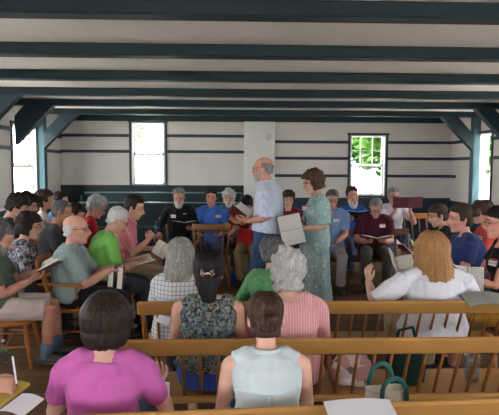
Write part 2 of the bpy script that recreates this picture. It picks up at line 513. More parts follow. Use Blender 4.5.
def make_chair(label, loc, rz, group=None, arms=True, W=.5, top=.88, seat=.42, m=(None, None), ns=5, rail=.09):
    mx, mv = m[0] or mGOLDX, m[1] or mGOLD
    r = empty('spindle_chair', label, 'chair', loc, rz, group)
    D = .44
    b = MB()
    ring = lambda z, k: [V((W / 2 * k * math.copysign(abs(math.cos(a)) ** .6, math.cos(a)), .04 + D / 2 + D / 2 * k * math.copysign(abs(math.sin(a)) ** .6, math.sin(a)), z)) for a in [2 * PI * i / 24 for i in range(24)]]
    b.loft([ring(seat - .04, .9), ring(seat - .025, 1), ring(seat - .008, 1), ring(seat, .94)]); b.build('seat', mx, r, False)
    for x in (-1, 1):
        for y, dy in ((.09, -.08), (D - .03, .06)):
            b = MB(); p = V((x * (W / 2 - .07), y, seat - .03)); q = V((x * (W / 2 - .01), y + dy, .012))
            b.tube([p, p.lerp(q, .35), p.lerp(q, .6), q], [.016, .023, .018, .014], n=8, dome=False); b.build('leg', mv, r, True)
        b = MB(); b.tube([(x * (W / 2 - .04), .05, .2), (x * (W / 2 - .04), D, .2)], [.01, .01], n=6); b.build('stretcher', mv, r, True)
    b = MB(); b.tube([(-(W / 2 - .04), .25, .2), (W / 2 - .04, .25, .2)], .01, n=6); b.build('stretcher', mv, r, True)
    cr = []
    for k in range(9):
        a = (k - 4) / 4
        cr.append((a * W / 2, -.09 + .05 * a * a, top - rail / 2))
    b = MB(); b.tube(cr, [(.014, rail / 2)] * 9, side=(0, 1, 0), n=10, dome=False); b.build('crest_rail', mx, r, True)
    for k in range(ns + 2):
        a = -1 + 2 * k / (ns + 1); a *= .94
        b = MB(); b.tube([(a * (W / 2 - .05), .08, seat - .01), (a * W / 2, -.085 + .05 * a * a, top - rail * .6)], [.009 if 0 < k < ns + 1 else .015] * 2, n=7, dome=False)
        b.build('spindle' if 0 < k < ns + 1 else 'back_post', mv, r, True)
    if arms:
        for s in (-1, 1):
            b = MB(); b.tube([(s * (W / 2 - .005), -.03, .66), (s * (W / 2 + .04), .12, .665), (s * (W / 2 + .045), .28, .655), (s * (W / 2 + .03), .36, .64)], [(.02, .013), (.025, .014), (.03, .015), (.03, .014)], side=(1, 0, 0), n=8)
            b.build('armrest', mx, r, True)
            b = MB(); b.tube([(s * (W / 2 - .05), .3, seat - .01), (s * (W / 2 + .04), .3, .65)], [.013, .011], n=7, dome=False); b.build('arm_post', mv, r, True)
    return r

# ------------------------------------------------------------------ people
HZ = [-.118, -.108, -.09, -.068, -.045, -.015, .012, .036, .065, .09, .107, .117]
HW = [.018, .034, .047, .056, .063, .069, .072, .0755, .074, .061, .040, .014]
HF = [.080, .094, .097, .094, .091, .090, .085, .094, .089, .068, .040, .008]
HB = [.045, .020, -.012, -.05, -.078, -.093, -.099, -.103, -.099, -.082, -.055, -.022]
def hs(z):
    return (float(np.interp(z, HZ, HW)), float(np.interp(z, HZ, HF)), float(np.interp(z, HZ, HB)))
def sst(x, a, b):
    t = min(1, max(0, (x - a) / (b - a))); return t * t * (3 - 2 * t)

def head_lofts(mb, X, fem=False, k=1.0):
    """X maps head coordinates to person coordinates"""
    rings = []
    for z, w, f, bk in zip(HZ, HW, HF, HB):
        cy = (f + bk) / 2; hd = (f - bk) / 2
        if fem and z < -.02: w *= .93
        rings.append([X @ V((w * math.sin(-a), cy + hd * math.cos(a), z)) for a in [2 * PI * i / 20 for i in range(20)]])
    mb.loft(rings)
    q = X.to_3x3()
    mb.tube([X @ V(p) for p in ((0, .082, .03), (0, .102, 0), (0, .119, -.026), (0, .108, -.038))], [.010, .0125, .0175, .013], n=8)
    for s in (-1, 1):
        mb.ell(X @ V((s * .013, .101, -.032)), (.011, .012, .010), n=8, m=5)
        mb.tube([X @ V(p) for p in ((s * .012, .088, .030), (s * .035, .084, .034), (s * .056, .066, .028))], [.010, .010, .008], n=8)
        mb.ell(X @ V((s * .045, .066, -.03)), (.022, .022, .022), n=8, m=6)
        mb.ell(X @ V((s * .077, -.012, -.006)), (.009, .019, .031), rot=q @ Euler((0, 0, s * .35)).to_matrix() @ M.Rotation(R(-10), 3, 'X'), n=10, m=7)
    mb.tube([X @ V(p) for p in ((-.024, .087, -.066), (0, .098, -.064), (.024, .087, -.066))], [.008, .010, .008], n=8)
    mb.ell(X @ V((0, .086, -.102)), (.02, .016, .014), n=8, m=6)

def hair_mesh(X, style, seed, n=72, k=1.0):
    """shell over the skull, opened at the face"""
    S = dict(style)
    zb = S.get('bottom', -.07); rings = []
    m = S.get('m', 24)
    fh = S.get('hairline', .072); op = S.get('open', 68); ear = S.get('ear', 108); earz = S.get('earz', -.012)
    th0 = S.get('top', .016); ths = S.get('side', .012); thb = S.get('nape', .006)
    bald = S.get('bald', None); amp = S.get('amp', .3); curl = S.get('curl', 0); wmul = S.get('flare', 0)
    fz = S.get('freq', 5); inn = S.get('in', 0.0)
    zs = [zb + (.1172 - zb) * (i / (m - 1)) ** .9 for i in range(m)]
    for iz, z in enumerate(zs):
        zz = max(z, -.035)
        w, f, bk = hs(zz)
        if z < -.035:
            bk = -.093 + S.get('neckin', 0) * (-.035 - z)
        cy = (f + bk) / 2; hd = (f - bk) / 2
        if z > .03: th = ths + (th0 - ths) * sst(z, .03, .1)
        else: th = ths + (thb - ths) * sst(-z, -.03, -zb)
        th += wmul * sst(-z, -.05, -zb)
        if inn and z < zb + .07: th -= inn * (1 - (z - zb) / .07) ** 2
        if iz == 0: th = th * .25 - .012
        if z > fh: o = 0
        elif z > earz: o = op * sst(fh - z, 0, .035) + 0
        else: o = op + (ear - op) * sst(earz - z, 0, .02)
        ring = []
        for i in range(n):
            ph = 2 * PI * i / n - PI
            nz = noise.noise(V((math.sin(ph) * fz, math.cos(ph) * fz, z * (6 if not curl else 30) + seed * 5.1)))
            nz += .6 * noise.noise(V((math.sin(ph) * fz * 2.7, math.cos(ph) * fz * 2.7, z * 9 + seed)))
            t_ = th * (1 + amp * nz) + curl * noise.noise(V((math.sin(ph) * hd * 30, math.cos(ph) * hd * 30, z * 30 + seed)))
            if o > 0:
                a = abs(math.degrees(ph)); e = sst(a, o - 7, o + 7); t_ = -.03 * (1 - e) + t_ * e
            if bald is not None:
                a = abs(math.degrees(ph)); lim = bald - .03 * sst(a, 120, 180) if bald < .117 else 9
                t_ += (-.03 - t_) * sst(z, lim - .012, lim + .006)
            up = max(0, z / .117) ** 3 * t_
            if z < -.08: up += .016 * noise.noise(V((math.sin(ph) * 4, math.cos(ph) * 4, seed))) * sst(-z, .08, -zb + .001) if zb < -.081 else 0
            ring.append(X @ V(((w + t_) * math.sin(ph), cy + (hd + t_) * math.cos(ph), z + up)))
        rings.append(ring)
    mb = MB(); mb.loft(rings); return mb

def beard_mesh(X, seed, long=.02, th=.012, zt=-.032):
    n = 40; rings = []
    for i in range(9):
        z = -.122 - long + (zt + .122 + long) * i / 8
        w, f, bk = hs(max(z, -.108))
        cy = (f + bk) / 2; hd = (f - bk) / 2
        ring = []
        for j in range(n):
            ph = 2 * PI * j / n - PI; a = abs(math.degrees(ph))
            t_ = th * (1 + .4 * noise.noise(V((ph * 3, z * 40, seed)))) * (.5 + .5 * math.sin(PI * min(1, (i + .6) / 8.6)))
            if i == 0: t_ -= .016
            if i == 8: t_ = -.004 if a < 55 else t_ * .6
            if z > -.075 and z < -.052 and a < 16: t_ = -.004
            e = 1 - sst(a, 84, 100); t_ = -.03 * (1 - e) + t_ * e
            ring.append(X @ V(((w + t_) * math.sin(ph), cy + (hd + t_) * math.cos(ph), z)))
        rings.append(ring)
    mb = MB(); mb.loft(rings); return mb

def hand_mesh(W, fdir, nrm, s, curl=25, fan=5, sc=1.0, voxel=.0042):
    """W wrist, fdir finger direction, nrm palm normal; s=+1 when the thumb lies on nrm x fdir"""
    f = V(fdir).normalized(); nn = V(nrm); nn = (nn - f * nn.dot(f)).normalized(); sd = nn.cross(f) * s
    mb = MB(); P = lambda a, b_, c: V(W) + (sd * a + f * b_ + nn * c) * sc
    mb.tube([P(0, -.03, 0), P(0, 0, 0), P(.002, .03, 0), P(.001, .065, 0), P(0, .088, 0)],
            [(.024 * sc, .018 * sc), (.025 * sc, .017 * sc), (.034 * sc, .016 * sc), (.040 * sc, .014 * sc), (.037 * sc, .011 * sc)], side=sd, n=12)
    for k, (a, L) in enumerate(((.030, .070), (.0105, .079), (-.0105, .073), (-.030, .057))):
        ang = R(fan) * (1.5 - k); c = R(curl) * (1 + .12 * k)
        p = P(a, .082 - .004 * abs(k - 1), 0); pts = [p.copy()]; tot = c * .6
        for q, l in enumerate((.45, .31, .24)):
            d = f * math.cos(ang) + sd * math.sin(ang)
            d = d * math.cos(tot) + nn * math.sin(tot)
            p = p + d * (L * l * sc); pts.append(p.copy()); tot += c
        mb.tube(pts, [.0088 * sc, .0085 * sc, .0076 * sc, .0064 * sc], n=8)
    t0 = P(.022, .018, .004); t1 = P(.047, .045, .012); t2 = P(.056, .072, .018); t3 = P(.054, .094, .026)
    mb.tube([t0, t1, t2, t3], [.015 * sc, .0115 * sc, .0098 * sc, .0078 * sc], n=8)
    return remesh(mb, voxel, 1)

def ik(a, c, l1, l2, pole):
    a, c = V(a), V(c); d = c - a; L = d.length
    if L > (l1 + l2) * .998: l1 *= L / ((l1 + l2) * .998); l2 = L / .998 - l1
    x = (l1 * l1 - l2 * l2 + L * L) / (2 * L); h = math.sqrt(max(0, l1 * l1 - x * x))
    d.normalize(); p = V(pole); p = (p - d * p.dot(d)).normalized()
    return a + d * x + p * h

mSHOE = plain((40, 34, 30), .5); mSKIN = (204, 156, 132)
mEYE = plain((150, 138, 130), .3, .02); mIRIS = plain((52, 36, 26), .3, .05); mLIP = plain((168, 92, 82), .5, .08)
mGLASSFRAME = plain((38, 36, 38), .35, .05, metal=.3); mLENS = glassmat('spectacle_lens', (.93, .95, .97, 1), .1)
TAG = None
def tagmat():
    t = NT('name_tag_card'); x = t.n('SeparateXYZ', {0: t.tc.outputs['Generated']})
    top = t.math('GREATER_THAN', x.outputs[2], .72)
    sq = t.math('MULTIPLY', t.math('LESS_THAN', t.math('ABSOLUTE', t.math('SUBTRACT', x.outputs[2], .38)), .1),
                t.math('GREATER_THAN', t.n('TexNoise', {'Scale': 9.0, 'Vector': t.tc.outputs['Generated']}).outputs['Fac'], .45))
    c = t.mix(top, srgb((232, 228, 226)), srgb((190, 60, 60))); c = t.mix(t.math('MULTIPLY', sq, .6), c, srgb((70, 70, 90)))
    t.fin(c, .6, .3); return t.m
mTAG = tagmat()

class P: pass
PEOPLE = {}
def person(key, label, head, face, lean=.08, hip=.52, sc=1.0, gw=1.0, belly=0.0, fem=False, yaw=0, pitch=10, roll=0, skin=mSKIN,
           arms=None, top=None, sleeve=.55, collar=False, neck=.985, cloth_t=.015, bottom='pants', bmat=None, shoe=None, feet=None, hair=None, hmat=None,
           beard=None, bemat=None, glasses=False, tag=None, faceparts=True, voxel=.0085, stand=False, hs_=1.05, side=0.0, knees=.12, extra=None,
           curl=28, group='people gathered in the hall', hem=None, sockmat=None, fan=5, sw=None, slv_r=1.0, hn=72, yoke=None, logo=None):
    seed = len(PEOPLE) + 1
    ca, sa = math.cos(R(face)), math.sin(R(face))
    fwd = V((-sa, ca, 0)); rgt = V((ca, sa, 0))
    base = V((head[0], head[1], 0)) - fwd * lean - rgt * side
    root = empty('person', label, 'person', base, R(face), group)
    Hc = V((side, lean, head[2]))
    Rh = (M.Rotation(R(yaw), 3, 'Z') @ M.Rotation(R(-pitch), 3, 'X') @ M.Rotation(R(roll), 3, 'Y'))
    X = M.Translation(Hc) @ (Rh.to_4x4()) @ M.Scale(sc * hs_, 4)
    sm = skinmat(skin)
    g = sc * gw
    N = Hc + V((0, -.032 - .095 * math.sin(R(pitch)), -.152 + .05 * math.sin(R(pitch)))) * sc
    P0 = V((0, 0, hip)); C = P0.lerp(N, .5) + V((0, -.045 * sc - lean * .12, .03))
    sp = lambda t: P0 * (1 - t) ** 2 + C * 2 * t * (1 - t) + N * t * t
    dsp = lambda t: ((C - P0) * 2 * (1 - t) + (N - C) * 2 * t).normalized()
    if fem: W = [(-.17, .155, .115), (0, .176, .125), (.2, .155, .112), (.4, .134, .104), (.6, .148, .112), (.8, .157, .106), (.92, .125, .08), (1, .052, .054)]
    else: W = [(-.17, .150, .110), (0, .168, .118), (.2, .158, .115), (.4, .152, .113), (.6, .168, .122), (.8, .178, .115), (.92, .145, .085), (1, .060, .060)]
    swd = (sw or (.158 if fem else .185)) * sc
    def section(t, w, d, e=0.0, n=18):
        c = sp(max(t, 0)); tg = dsp(max(t, 0))
        if t < 0: c = c + V((0, 0, t * .5 * sc))
        x = V((1, 0, 0)); y = tg.cross(x) if t >= 0 else V((0, 1, 0))
        y = V((0, abs(y.y), y.z if y.y >= 0 else -y.z)).normalized()
        bl = belly * math.exp(-((t - .3) / .22) ** 2)
        k_ = sst(t, .55, 1.0); g_ = g * (1 - k_) + sc * (1 + (gw - 1) * .2) * k_
        return [c + x * ((w * g_ + e) * math.cos(a)) + y * ((d * g_ + e) * math.sin(a) + (bl * (math.sin(a) > 0) * math.sin(a))) for a in [2 * PI * i / n for i in range(n)]]
    Nn = sp(.9); sh = []
    ty = dsp(.88)
    fw = V((0, 1, 0)); fw = (fw - ty * fw.dot(ty)).normalized()
    S = {s: sp(.87) + V((s * swd, 0, 0)) + fw * (.012) + V((0, 0, -.012)) for s in (1, -1)}
    ua, fa = .285 * sc, .25 * sc
    arms = arms or {}
    AW = {}
    for s, nm in ((1, 'R'), (-1, 'L')):
        a = arms.get(nm, {})
        w = V(a.get('w', (s * .13, .36 * sc, hip + .16)))
        pole = V(a.get('pole', (s * .55, -.45, -1)))
        e = ik(S[s], w, ua, fa, pole)
        AW[s] = (e, w, a)
    ar = sc * (.9 if fem else 1.08) * (1 + (gw - 1) * .6)
    ARAD = [.052, .047, .042, .038, .037, .031, .025]
    def arm_pts(s, upto=2.0):
        e, w, _ = AW[s]; pts = [S[s], S[s].lerp(e, .33), S[s].lerp(e, .68), e, e.lerp(w, .3), e.lerp(w, .68), w]
        ts = [0, .33, .68, 1, 1.3, 1.68, 2]
        out = []; rr = []
        for p, r_, t in zip(pts, ARAD, ts):
            if t <= upto + 1e-6: out.append(p); rr.append(r_ * ar)
        if upto < 2 and not any(abs(t - upto) < 1e-6 for t in ts):
            k = [t for t in ts if t < upto][-1]; i = ts.index(k); q = (upto - k) / (ts[i + 1] - k)
            out.append(pts[i].lerp(pts[i + 1], q)); rr.append((ARAD[i] * (1 - q) + ARAD[i + 1] * q) * ar)
        return out, rr
    LEG = {}
    th, sk = .42 * sc, .41 * sc
    for s in (1, -1):
        hj = P0 + V((s * .088 * g, .02, -.01))
        if feet: an = V(feet['R' if s > 0 else 'L'])
        elif stand: an = V((s * .09, .0 + .04 * s, .085))
        else: an = V((s * knees, .44 * sc, .085))
        kn = ik(hj, an, th, sk, V((s * .12, 1, .55)) if not stand else V((0, 1, 0)))
        LEG[s] = (hj, kn, an)
    lg = sc * (1 + (gw - 1) * .7)
    # ---- body
    mb = MB()
    head_lofts(mb, X, fem)
    mb.tube([N + V((0, -.012, -.06)) * sc, N + V((0, .0, .01)) * sc, X @ V((0, -.014, -.05))], [.064 * sc * (.86 if fem else 1), .055 * sc * (.84 if fem else 1), .055 * sc * (.86 if fem else 1)], n=14)
    mb.loft([section(t, w, d) for t, w, d in W])
    for s in (1, -1):
        mb.tube([N + V((s * .02, -.012, -.012)) * sc, N.lerp(S[s], .55) + V((0, -.006, .016)) * sc, S[s]], [.044 * sc, .042 * sc, .05 * ar], n=10)
        if fem: mb.ell(sp(.66) + V((s * .072 * g, 0, 0)) + fw * (.085 * g), (.06 * g, .05 * g, .06 * g), n=10, m=7)
        pts, rr = arm_pts(s); mb.tube(pts, rr, n=10)
        hj, kn, an = LEG[s]
        mb.tube([hj, hj.lerp(kn, .4), hj.lerp(kn, .85), kn, kn.lerp(an, .3), kn.lerp(an, .7), an], [.084 * lg, .076 * lg, .056 * lg, .052 * lg, .054 * lg, .042 * lg, .034 * lg], n=10)
        mb.tube([an + V((0, -.03, -.05)), an + V((s * .01, .06, -.055)), an + V((s * .02, .13, -.06))], [(.03, .026), (.036, .022), (.034, .016)], side=(1, 0, 0), n=8)
    me = remesh(mb, voxel, 2)
    hands = []
    for s in (1, -1):
        e, w, a = AW[s]
        f = V(a['f']) if 'f' in a else (w - e).normalized()
        nn = V(a['n']) if 'n' in a else V((-s * .35, .1, 1))
        hands.append(hand_mesh(w - f.normalized() * .0, f, nn, -s if a.get('flip') is None else s, a.get('curl', curl), a.get('fan', fan), sc * (.92 if fem else 1.0)))
    me = join_mesh(me, hands)
    body = link('body', me, sm, root, True)
    # ---- face parts
    if faceparts:
        for s in (-1, 1):
            b = MB(); b.ell((0, 0, 0), (.0125, .0115, .0085), n=12, m=8)
            eye = b.mesh('eye'); mi = []
            for p in eye.polygons: mi.append(1 if p.center.y > .007 and abs(p.center.x) < .008 else 0)
            eye.polygons.foreach_set('material_index', mi)
            eye.transform(X @ M.Translation((s * .031, .0775, .006)))
            link('eye', eye, [mEYE, mIRIS], root, True)
            b = MB(); b.tube([X @ V(p) for p in ((s * .014, .0995, .034), (s * .034, .095, .040), (s * .055, .077, .033))], [.0035 * sc, .0042 * sc, .0025 * sc], n=6)
            b.build('eyebrow', bemat if (beard and bemat) else (hmat or mIRIS), root, True)
        b = MB(); b.tube([X @ V(p) for p in ((-.022, .094, -.067), (-.008, .1065, -.063), (.008, .1065, -.063), (.022, .094, -.067))], [(.003, .003), (.0062, .005), (.0062, .005), (.003, .003)], n=7)
        b.build('lips', mLIP, root, True)
    if glasses:
        b = MB()
        for s in (-1, 1):
            c = V((s * .033, .108, .006)); rg = []
            for i in range(17):
                a = 2 * PI * i / 16; rg.append(X @ (c + V((.024 * math.cos(a), -abs(.012 * math.cos(a)) * (1 if math.cos(a) * s > 0 else 0), .018 * math.sin(a)))))
            b.tube(rg, .0022 * sc, n=5, dome=False)
            b.tube([X @ V((s * .057, .098, .012)), X @ V((s * .076, .06, .012)), X @ V((s * .081, -.005, .01)), X @ V((s * .079, -.022, -.008))], .002 * sc, n=5, dome=False)
        b.tube([X @ V((-.01, .11, .01)), X @ V((0, .114, .014)), X @ V((.01, .11, .01))], .002 * sc, n=5, dome=False)
        go = b.build('glasses', mGLASSFRAME, root, True)
    # ---- hair
    if hair:
        mb = hair_mesh(X, hair, seed, hn)
        hm = mb.build('hair', hmat, root, True)
        for e_ in hair.get('adds', []):
            b = MB(); kind, pts, rr = e_
            if kind == 'tube': b.tube([X @ V(p) for p in pts], [(a * sc, c * sc) if True else 0 for a, c in rr], side=(1, 0, 0), n=20)
            me2 = remesh(b, .006, 1)
            wrinkle(me2, .008, 38, seed, (1.3, 1.3, .35) if hair.get('strand') else (1, 1, 1))
            link(hair.get('addname', 'bun'), me2, hmat, hm, True)
    if beard: beard_mesh(X, seed, beard.get('long', .015), beard.get('th', .012), beard.get('zt', -.034)).build('beard', bemat or hmat, root, True)
    # ---- top
    ct = cloth_t * (1 if sc > .8 else sc)
    mb = MB(); up = neck
    Wt = [(t, w, d) for t, w, d in W if t < up - .02]
    q = lambda i: float(np.interp(up, [x[0] for x in W], [x[i] for x in W]))
    Wt.append((up, q(1), q(2)))
    t0 = .1 if hem == 'high' else (-.17 if stand or hem == 'out' else -.1)
    mb.loft([section(t if t > .1 else max(t, t0), w, d, ct + .014 * max(0, 1 - max(t, 0) / .3)) for t, w, d in Wt])
    for s in (1, -1):
        if sleeve > 0:
            mb.tube([N.lerp(S[s], .16) + V((0, -.010, -.014)) * sc, N.lerp(S[s], .58) + V((0, -.006, .016)) * sc, S[s]], [.041 * sc + ct * .8, .043 * sc + ct, .05 * ar + ct], n=10)
            pts, rr = arm_pts(s, sleeve)
            fl = [ct * (1 + .5 * i / len(pts)) * slv_r for i in range(len(pts))]
            mb.tube(pts, [r_ + k for r_, k in zip(rr, fl)], n=12, dome=False)
        else:
            mb.tube([N.lerp(S[s], .2) + V((0, -.010, -.014)) * sc, N.lerp(S[s], .55) + V((0, -.006, .016)) * sc, N.lerp(S[s], .80) + V((0, -.003, .004)) * sc], [.031 * sc + ct, .036 * sc + ct, .041 * sc + ct], n=10, dome=False)
        if fem: mb.ell(sp(.66) + V((s * .072 * g, 0, 0)) + fw * (.085 * g), (.06 * g + ct, .05 * g + ct, .06 * g + ct), n=10, m=7)
    if hem == 'dress' and stand:
        rings = []
        for z, w, d in ((hip + .10, .16, .13), (hip - .05, .19, .16), (hip - .25, .205, .18), (hip - .5, .225, .20), (hip - .68, .24, .215)):
            rings.append([V((w * math.cos(a) * (1 + .05 * math.sin(a * 9 + z * 2)), .015 + d * math.sin(a) * (1 + .06 * math.sin(a * 11 + z)), z)) for a in [2 * PI * i / 72 for i in range(72)]])
        mb.loft(rings[::-1])
    me = remesh(mb, .0095, 3)
    wrinkle(me, .010, 10, seed, (1, 1, .6)); 
    shirt = link('dress' if hem == 'dress' else 'shirt', me, top, root, True)
    bv = BVHTree.FromPolygons([v.co.copy() for v in me.vertices], [tuple(p.vertices) for p in me.polygons])
    if collar:
        b = MB(); c = N + V((0, -.004, -.012)) * sc; nr = []
        k = .074 * sc * (.92 if fem else 1)
        for i in range(21):
            a = -PI / 2 + R(32) + (2 * PI - R(64)) * i / 20 + PI
            nr.append(c + V((k * math.cos(a), k * 1.02 * math.sin(a), .022 * sc - .03 * sc * (math.sin(a) > .3) * (math.sin(a) - .3))))
        b.tube(nr, [(.021, .006)] * 21, side=(0, 0, 1), n=8)
        b.tube([nr[0], nr[0] + V((-.015, .03, -.06)) * sc], [(.012, .022), (.006, .008)], side=(1, 0, 0), n=8)
        b.tube([nr[-1], nr[-1] + V((.015, .03, -.06)) * sc], [(.012, .022), (.006, .008)], side=(1, 0, 0), n=8)
        b.build('collar', top, shirt, True)
    if tag:
        tx, tz = tag
        hit = bv.ray_cast(V((tx, 1.2, tz)), V((0, -1, 0)))
        if hit[0] is not None:
            nrm = hit[1]; nrm.z *= .6; nrm.normalize()
            qt = nrm.to_track_quat('Y', 'Z').to_matrix().to_4x4()
            b = MB(); b.box((0, 0, 0), (.085, .004, .058))
            o = b.build('name_tag', mTAG, shirt); o.data.transform(M.Translation(hit[0] + nrm * .006) @ qt)
    if logo:
        hit = bv.ray_cast(V((logo[0], 1.2, logo[1])), V((0, -1, 0)))
        if hit[0] is not None:
            qt = hit[1].to_track_quat('Y', 'Z').to_matrix().to_4x4()
            b = MB(); b.box((0, 0, .004), (.06, .003, .012)); b.box((.008, 0, -.009), (.04, .003, .007))
            o = b.build('embroidered_mark', plain((158, 150, 112), .8), shirt); o.data.transform(M.Translation(hit[0] + hit[1] * .005) @ qt)
    if yoke:
        for kind, pts_ in (('yoke_seam', [(x * .02, yoke) for x in range(-7, 8)]), ('back_pleat', [(.0, yoke - .012 * k) for k in range(0, 12)])):
            ln = []
            for x_, z_ in pts_:
                h_ = bv.ray_cast(V((x_, -1.2, z_)), V((0, 1, 0)))
                if h_[0] is not None: ln.append(h_[0] - V((0, .0015, 0)))
            if len(ln) > 3:
                b = MB(); b.tube(ln, .005, n=6); b.build(kind, top, shirt, True)
    # ---- bottom
    bmat = bmat or fabric((52, 54, 60))
    shoe = shoe or mSHOE
    if hem != 'dress':
        mb = MB(); e = .013
        mb.loft([section(t, w, d, e) for t, w, d in W[:3]])
        if bottom == 'skirt' and not stand:
            k1, k2 = LEG[1][1], LEG[-1][1]; km = (k1 + k2) / 2
            mb.tube([P0 + V((0, .03, -.01)), P0.lerp(km, .5), km + V((0, .02, .0)), (LEG[1][2] + LEG[-1][2]) / 2 + V((0, .02, .16))],
                    [(.19 * g, .10 * g), (.20 * g, .092 * g), (.19 * g, .085 * g), (.2 * g, .1)], side=(1, 0, 0), n=20)
        else:
            for s in (1, -1):
                hj, kn, an = LEG[s]
                if bottom == 'shorts': pts = [hj, hj.lerp(kn, .4), hj.lerp(kn, .8), hj.lerp(kn, .93)]; rr = [.084, .08, .073, .075]
                else: pts = [hj, hj.lerp(kn, .4), hj.lerp(kn, .85), kn, kn.lerp(an, .3), kn.lerp(an, .7), kn.lerp(an, .97)]; rr = [.084, .077, .061, .058, .056, .052, .05]
                mb.tube(pts, [r_ * lg + e for r_ in rr], n=12, dome=False)
        me = remesh(mb, .0105, 3); wrinkle(me, .007, 9, seed + 40)
        link(bottom, me, bmat, root, True)
    for s in (1, -1):
        hj, kn, an = LEG[s]
        b = MB(); z = an.z
        b.tube([an + V((0, -.055, -z + .05)), an + V((0, -.02, -z + .055)), an + V((s * .006, .07, -z + .045)), an + V((s * .015, .15, -z + .036)), an + V((s * .018, .19, -z + .032))],
               [(.032, .04), (.038, .048), (.044, .04), (.044, .032), (.034, .022)], side=(1, 0, 0), n=12)
        for i, (x, y, zz) in enumerate(b.v):
            b.v[i] = (x, y, max(zz, .012 if not extra else .012))
        me = remesh(b, .008, 1); so = link('shoe', me, shoe, root, True)
        if sockmat:
            b = MB(); b.tube([an + V((0, -.01, -.02)), an.lerp(kn, .28)], [.043 * lg, .05 * lg], n=12, dome=False); b.build('sock', sockmat, root, True)
    p = P(); p.root = root; p.X = X; p.M = M.Translation(base) @ M.Rotation(R(face), 4, 'Z'); p.shirt = shirt; p.S = S; p.AW = AW
    PEOPLE[key] = p
    return p

def basis(x, y, z, o):
    m = M.Identity(4)
    for i in range(3): m[i][0] = x[i]; m[i][1] = y[i]; m[i][2] = z[i]; m[i][3] = o[i]
    return m

mPAGE = pagemat(85); mPAGE2 = pagemat(110, paper=(214, 210, 204))
def open_book(label, mat, cover, w=.23, h=.19, tilt=12, th=.012, name='songbook', cat='book', group=None, pm=None):
    """matrix: local x right, y up the page, z towards the reader"""
    r = empty(name, label, cat, (0, 0, 0), 0, group)
    r.matrix_world = mat
    b = MB()
    for s in (-1, 1):
        q = M.Rotation(-s * R(tilt), 3, 'Y')
        b.box(q @ V((s * (w / 2 + .004), 0, -th - .004)), (w + .012, h + .012, .004), q)
    b.box((0, 0, -th - .004), (.02, h + .012, .004))
    b.build('cover', cover, r)
    for s in (-1, 1):
        q = M.Rotation(-s * R(tilt), 3, 'Y'); rings = []
        mbp = MB(); n = 8
        for y in (-h / 2, h / 2):
            up = [q @ V((s * (.002 + w * i / n), y, .006 * math.sin(PI * min(1, i / n * 1.1)) - .002)) for i in range(n + 1)]
            dn = [q @ V((s * (.002 + w * i / n), y, -th)) for i in range(n, -1, -1)]
            rings.append((up + dn) if s > 0 else (up + dn))
        mbp.loft(rings); mbp.build('page_block', pm or mPAGE, r)
    return r

def closed_book(label, mat, cover, w=.16, h=.23, th=.035, name='songbook', group=None):
    r = empty(name, label, 'book', (0, 0, 0), 0, group); r.matrix_world = mat
    b = MB()
    for z in (-th / 2, th / 2): b.box((0, 0, z), (w, h, .004))
    b.box((-w / 2, 0, 0), (.004, h, th + .004)); b.build('cover', cover, r)
    b = MB(); b.box((-.002, 0, 0), (w - .012, h - .008, th - .004)); b.build('page_block', mPAGE, r)
    return r

def orient(pos, nrm, up):
    z = V(nrm).normalized(); y = V(up); y = (y - z * y.dot(z)).normalized(); x = y.cross(z)
    return basis(x, y, z, V(pos))

def bottle(name, label, loc, r, h, body, cap, fill=True, cat='bottle', group=None, lab=None):
    t = empty(name, label, cat, loc, 0, group)
    b = MB(); b.lathe([(r * .6, 0), (r * .95, .004), (r, .015), (r, h * .35), (r * .93, h * .42), (r, h * .5), (r, h * .68), (r * .75, h * .8), (r * .4, h * .88), (r * .38, h * .93), (r * .2, h * .935)], n=18)
    b.build('bottle_body', body, t, True)
    b = MB(); b.lathe([(r * .44, h * .91), (r * .47, h * .92), (r * .47, h * .99), (r * .4, h), (.001, h)], n=14); b.build('cap', cap, t, True)
    if lab:
        b = MB(); b.lathe([(r * 1.01, h * .5), (r * 1.02, h * .505), (r * 1.02, h * .66), (r * 1.01, h * .665)], n=18); b.build('label_band', lab, t, True)
    return t
# ------------------------------------------------------------------ benches and chairs
G = 'spindle backed wooden benches'
make_bench('golden wooden spindle bench nearest of all, its top rail along the bottom of the photo', 2.85, (.64, 2.275, 0), R(4), G, arms=False, top=.782)
make_bench('golden wooden spindle bench second from the front, under the purse and dark green bag', 2.72, (.66, 3.05, 0), R(.4), G, arms=False)
make_bench('golden wooden spindle bench third from the front, behind the blonde woman in white', 2.74, (.715, 3.88, 0), R(.2), G, arms=False)
DK = (mDARKOAK, mDARKOAKV)
make_bench('brown bench facing right under the man in lime green', 1.15, (-1.46, 6.1, 0), R(-90), G, m=(mGOLDX, mGOLD))
make_bench('brown bench facing right under the woman in flowered blouse', 2.45, (-2.17, 6.25, 0), R(-90), G, m=DK, arms=False)
make_bench('brown bench facing right under the man in dark green shirt, by the left wall', 2.5, (-2.83, 7.05, 0), R(-90), G, m=DK, arms=False)
make_bench('long dark bench facing us, under the man in blue polo', 2.3, (.3, 8.85, 0), R(180), G, m=DK, arms=False)
make_bench('brown bench facing us, under the white haired person behind the blue polo', 1.5, (-.1, 9.62, 0), R(180), G, m=DK, arms=False)
make_bench('brown bench facing us, under the man in maroon polo', 1.7, (1.85, 8.15, 0), R(180), G, m=DK, arms=False)
make_bench('golden spindle settee facing us, under the man holding up the red book', 2.0, (2.45, 9.42, 0), R(180), G, m=(mGOLDX, mGOLD), top=.93, sp=.13)
make_bench('brown bench facing left, under the woman in navy tee', 2.5, (2.62, 5.35, 0), R(90), G, m=DK, arms=False)
make_bench('brown bench facing left, under the woman in coral red', 1.2, (3.3, 6.1, 0), R(90), G, m=DK, arms=False)
CG = 'spindle backed wooden chairs'
make_chair('golden wooden armchair under the bald man in sage shirt', (-1.74, 5.25, 0), R(-85), CG)
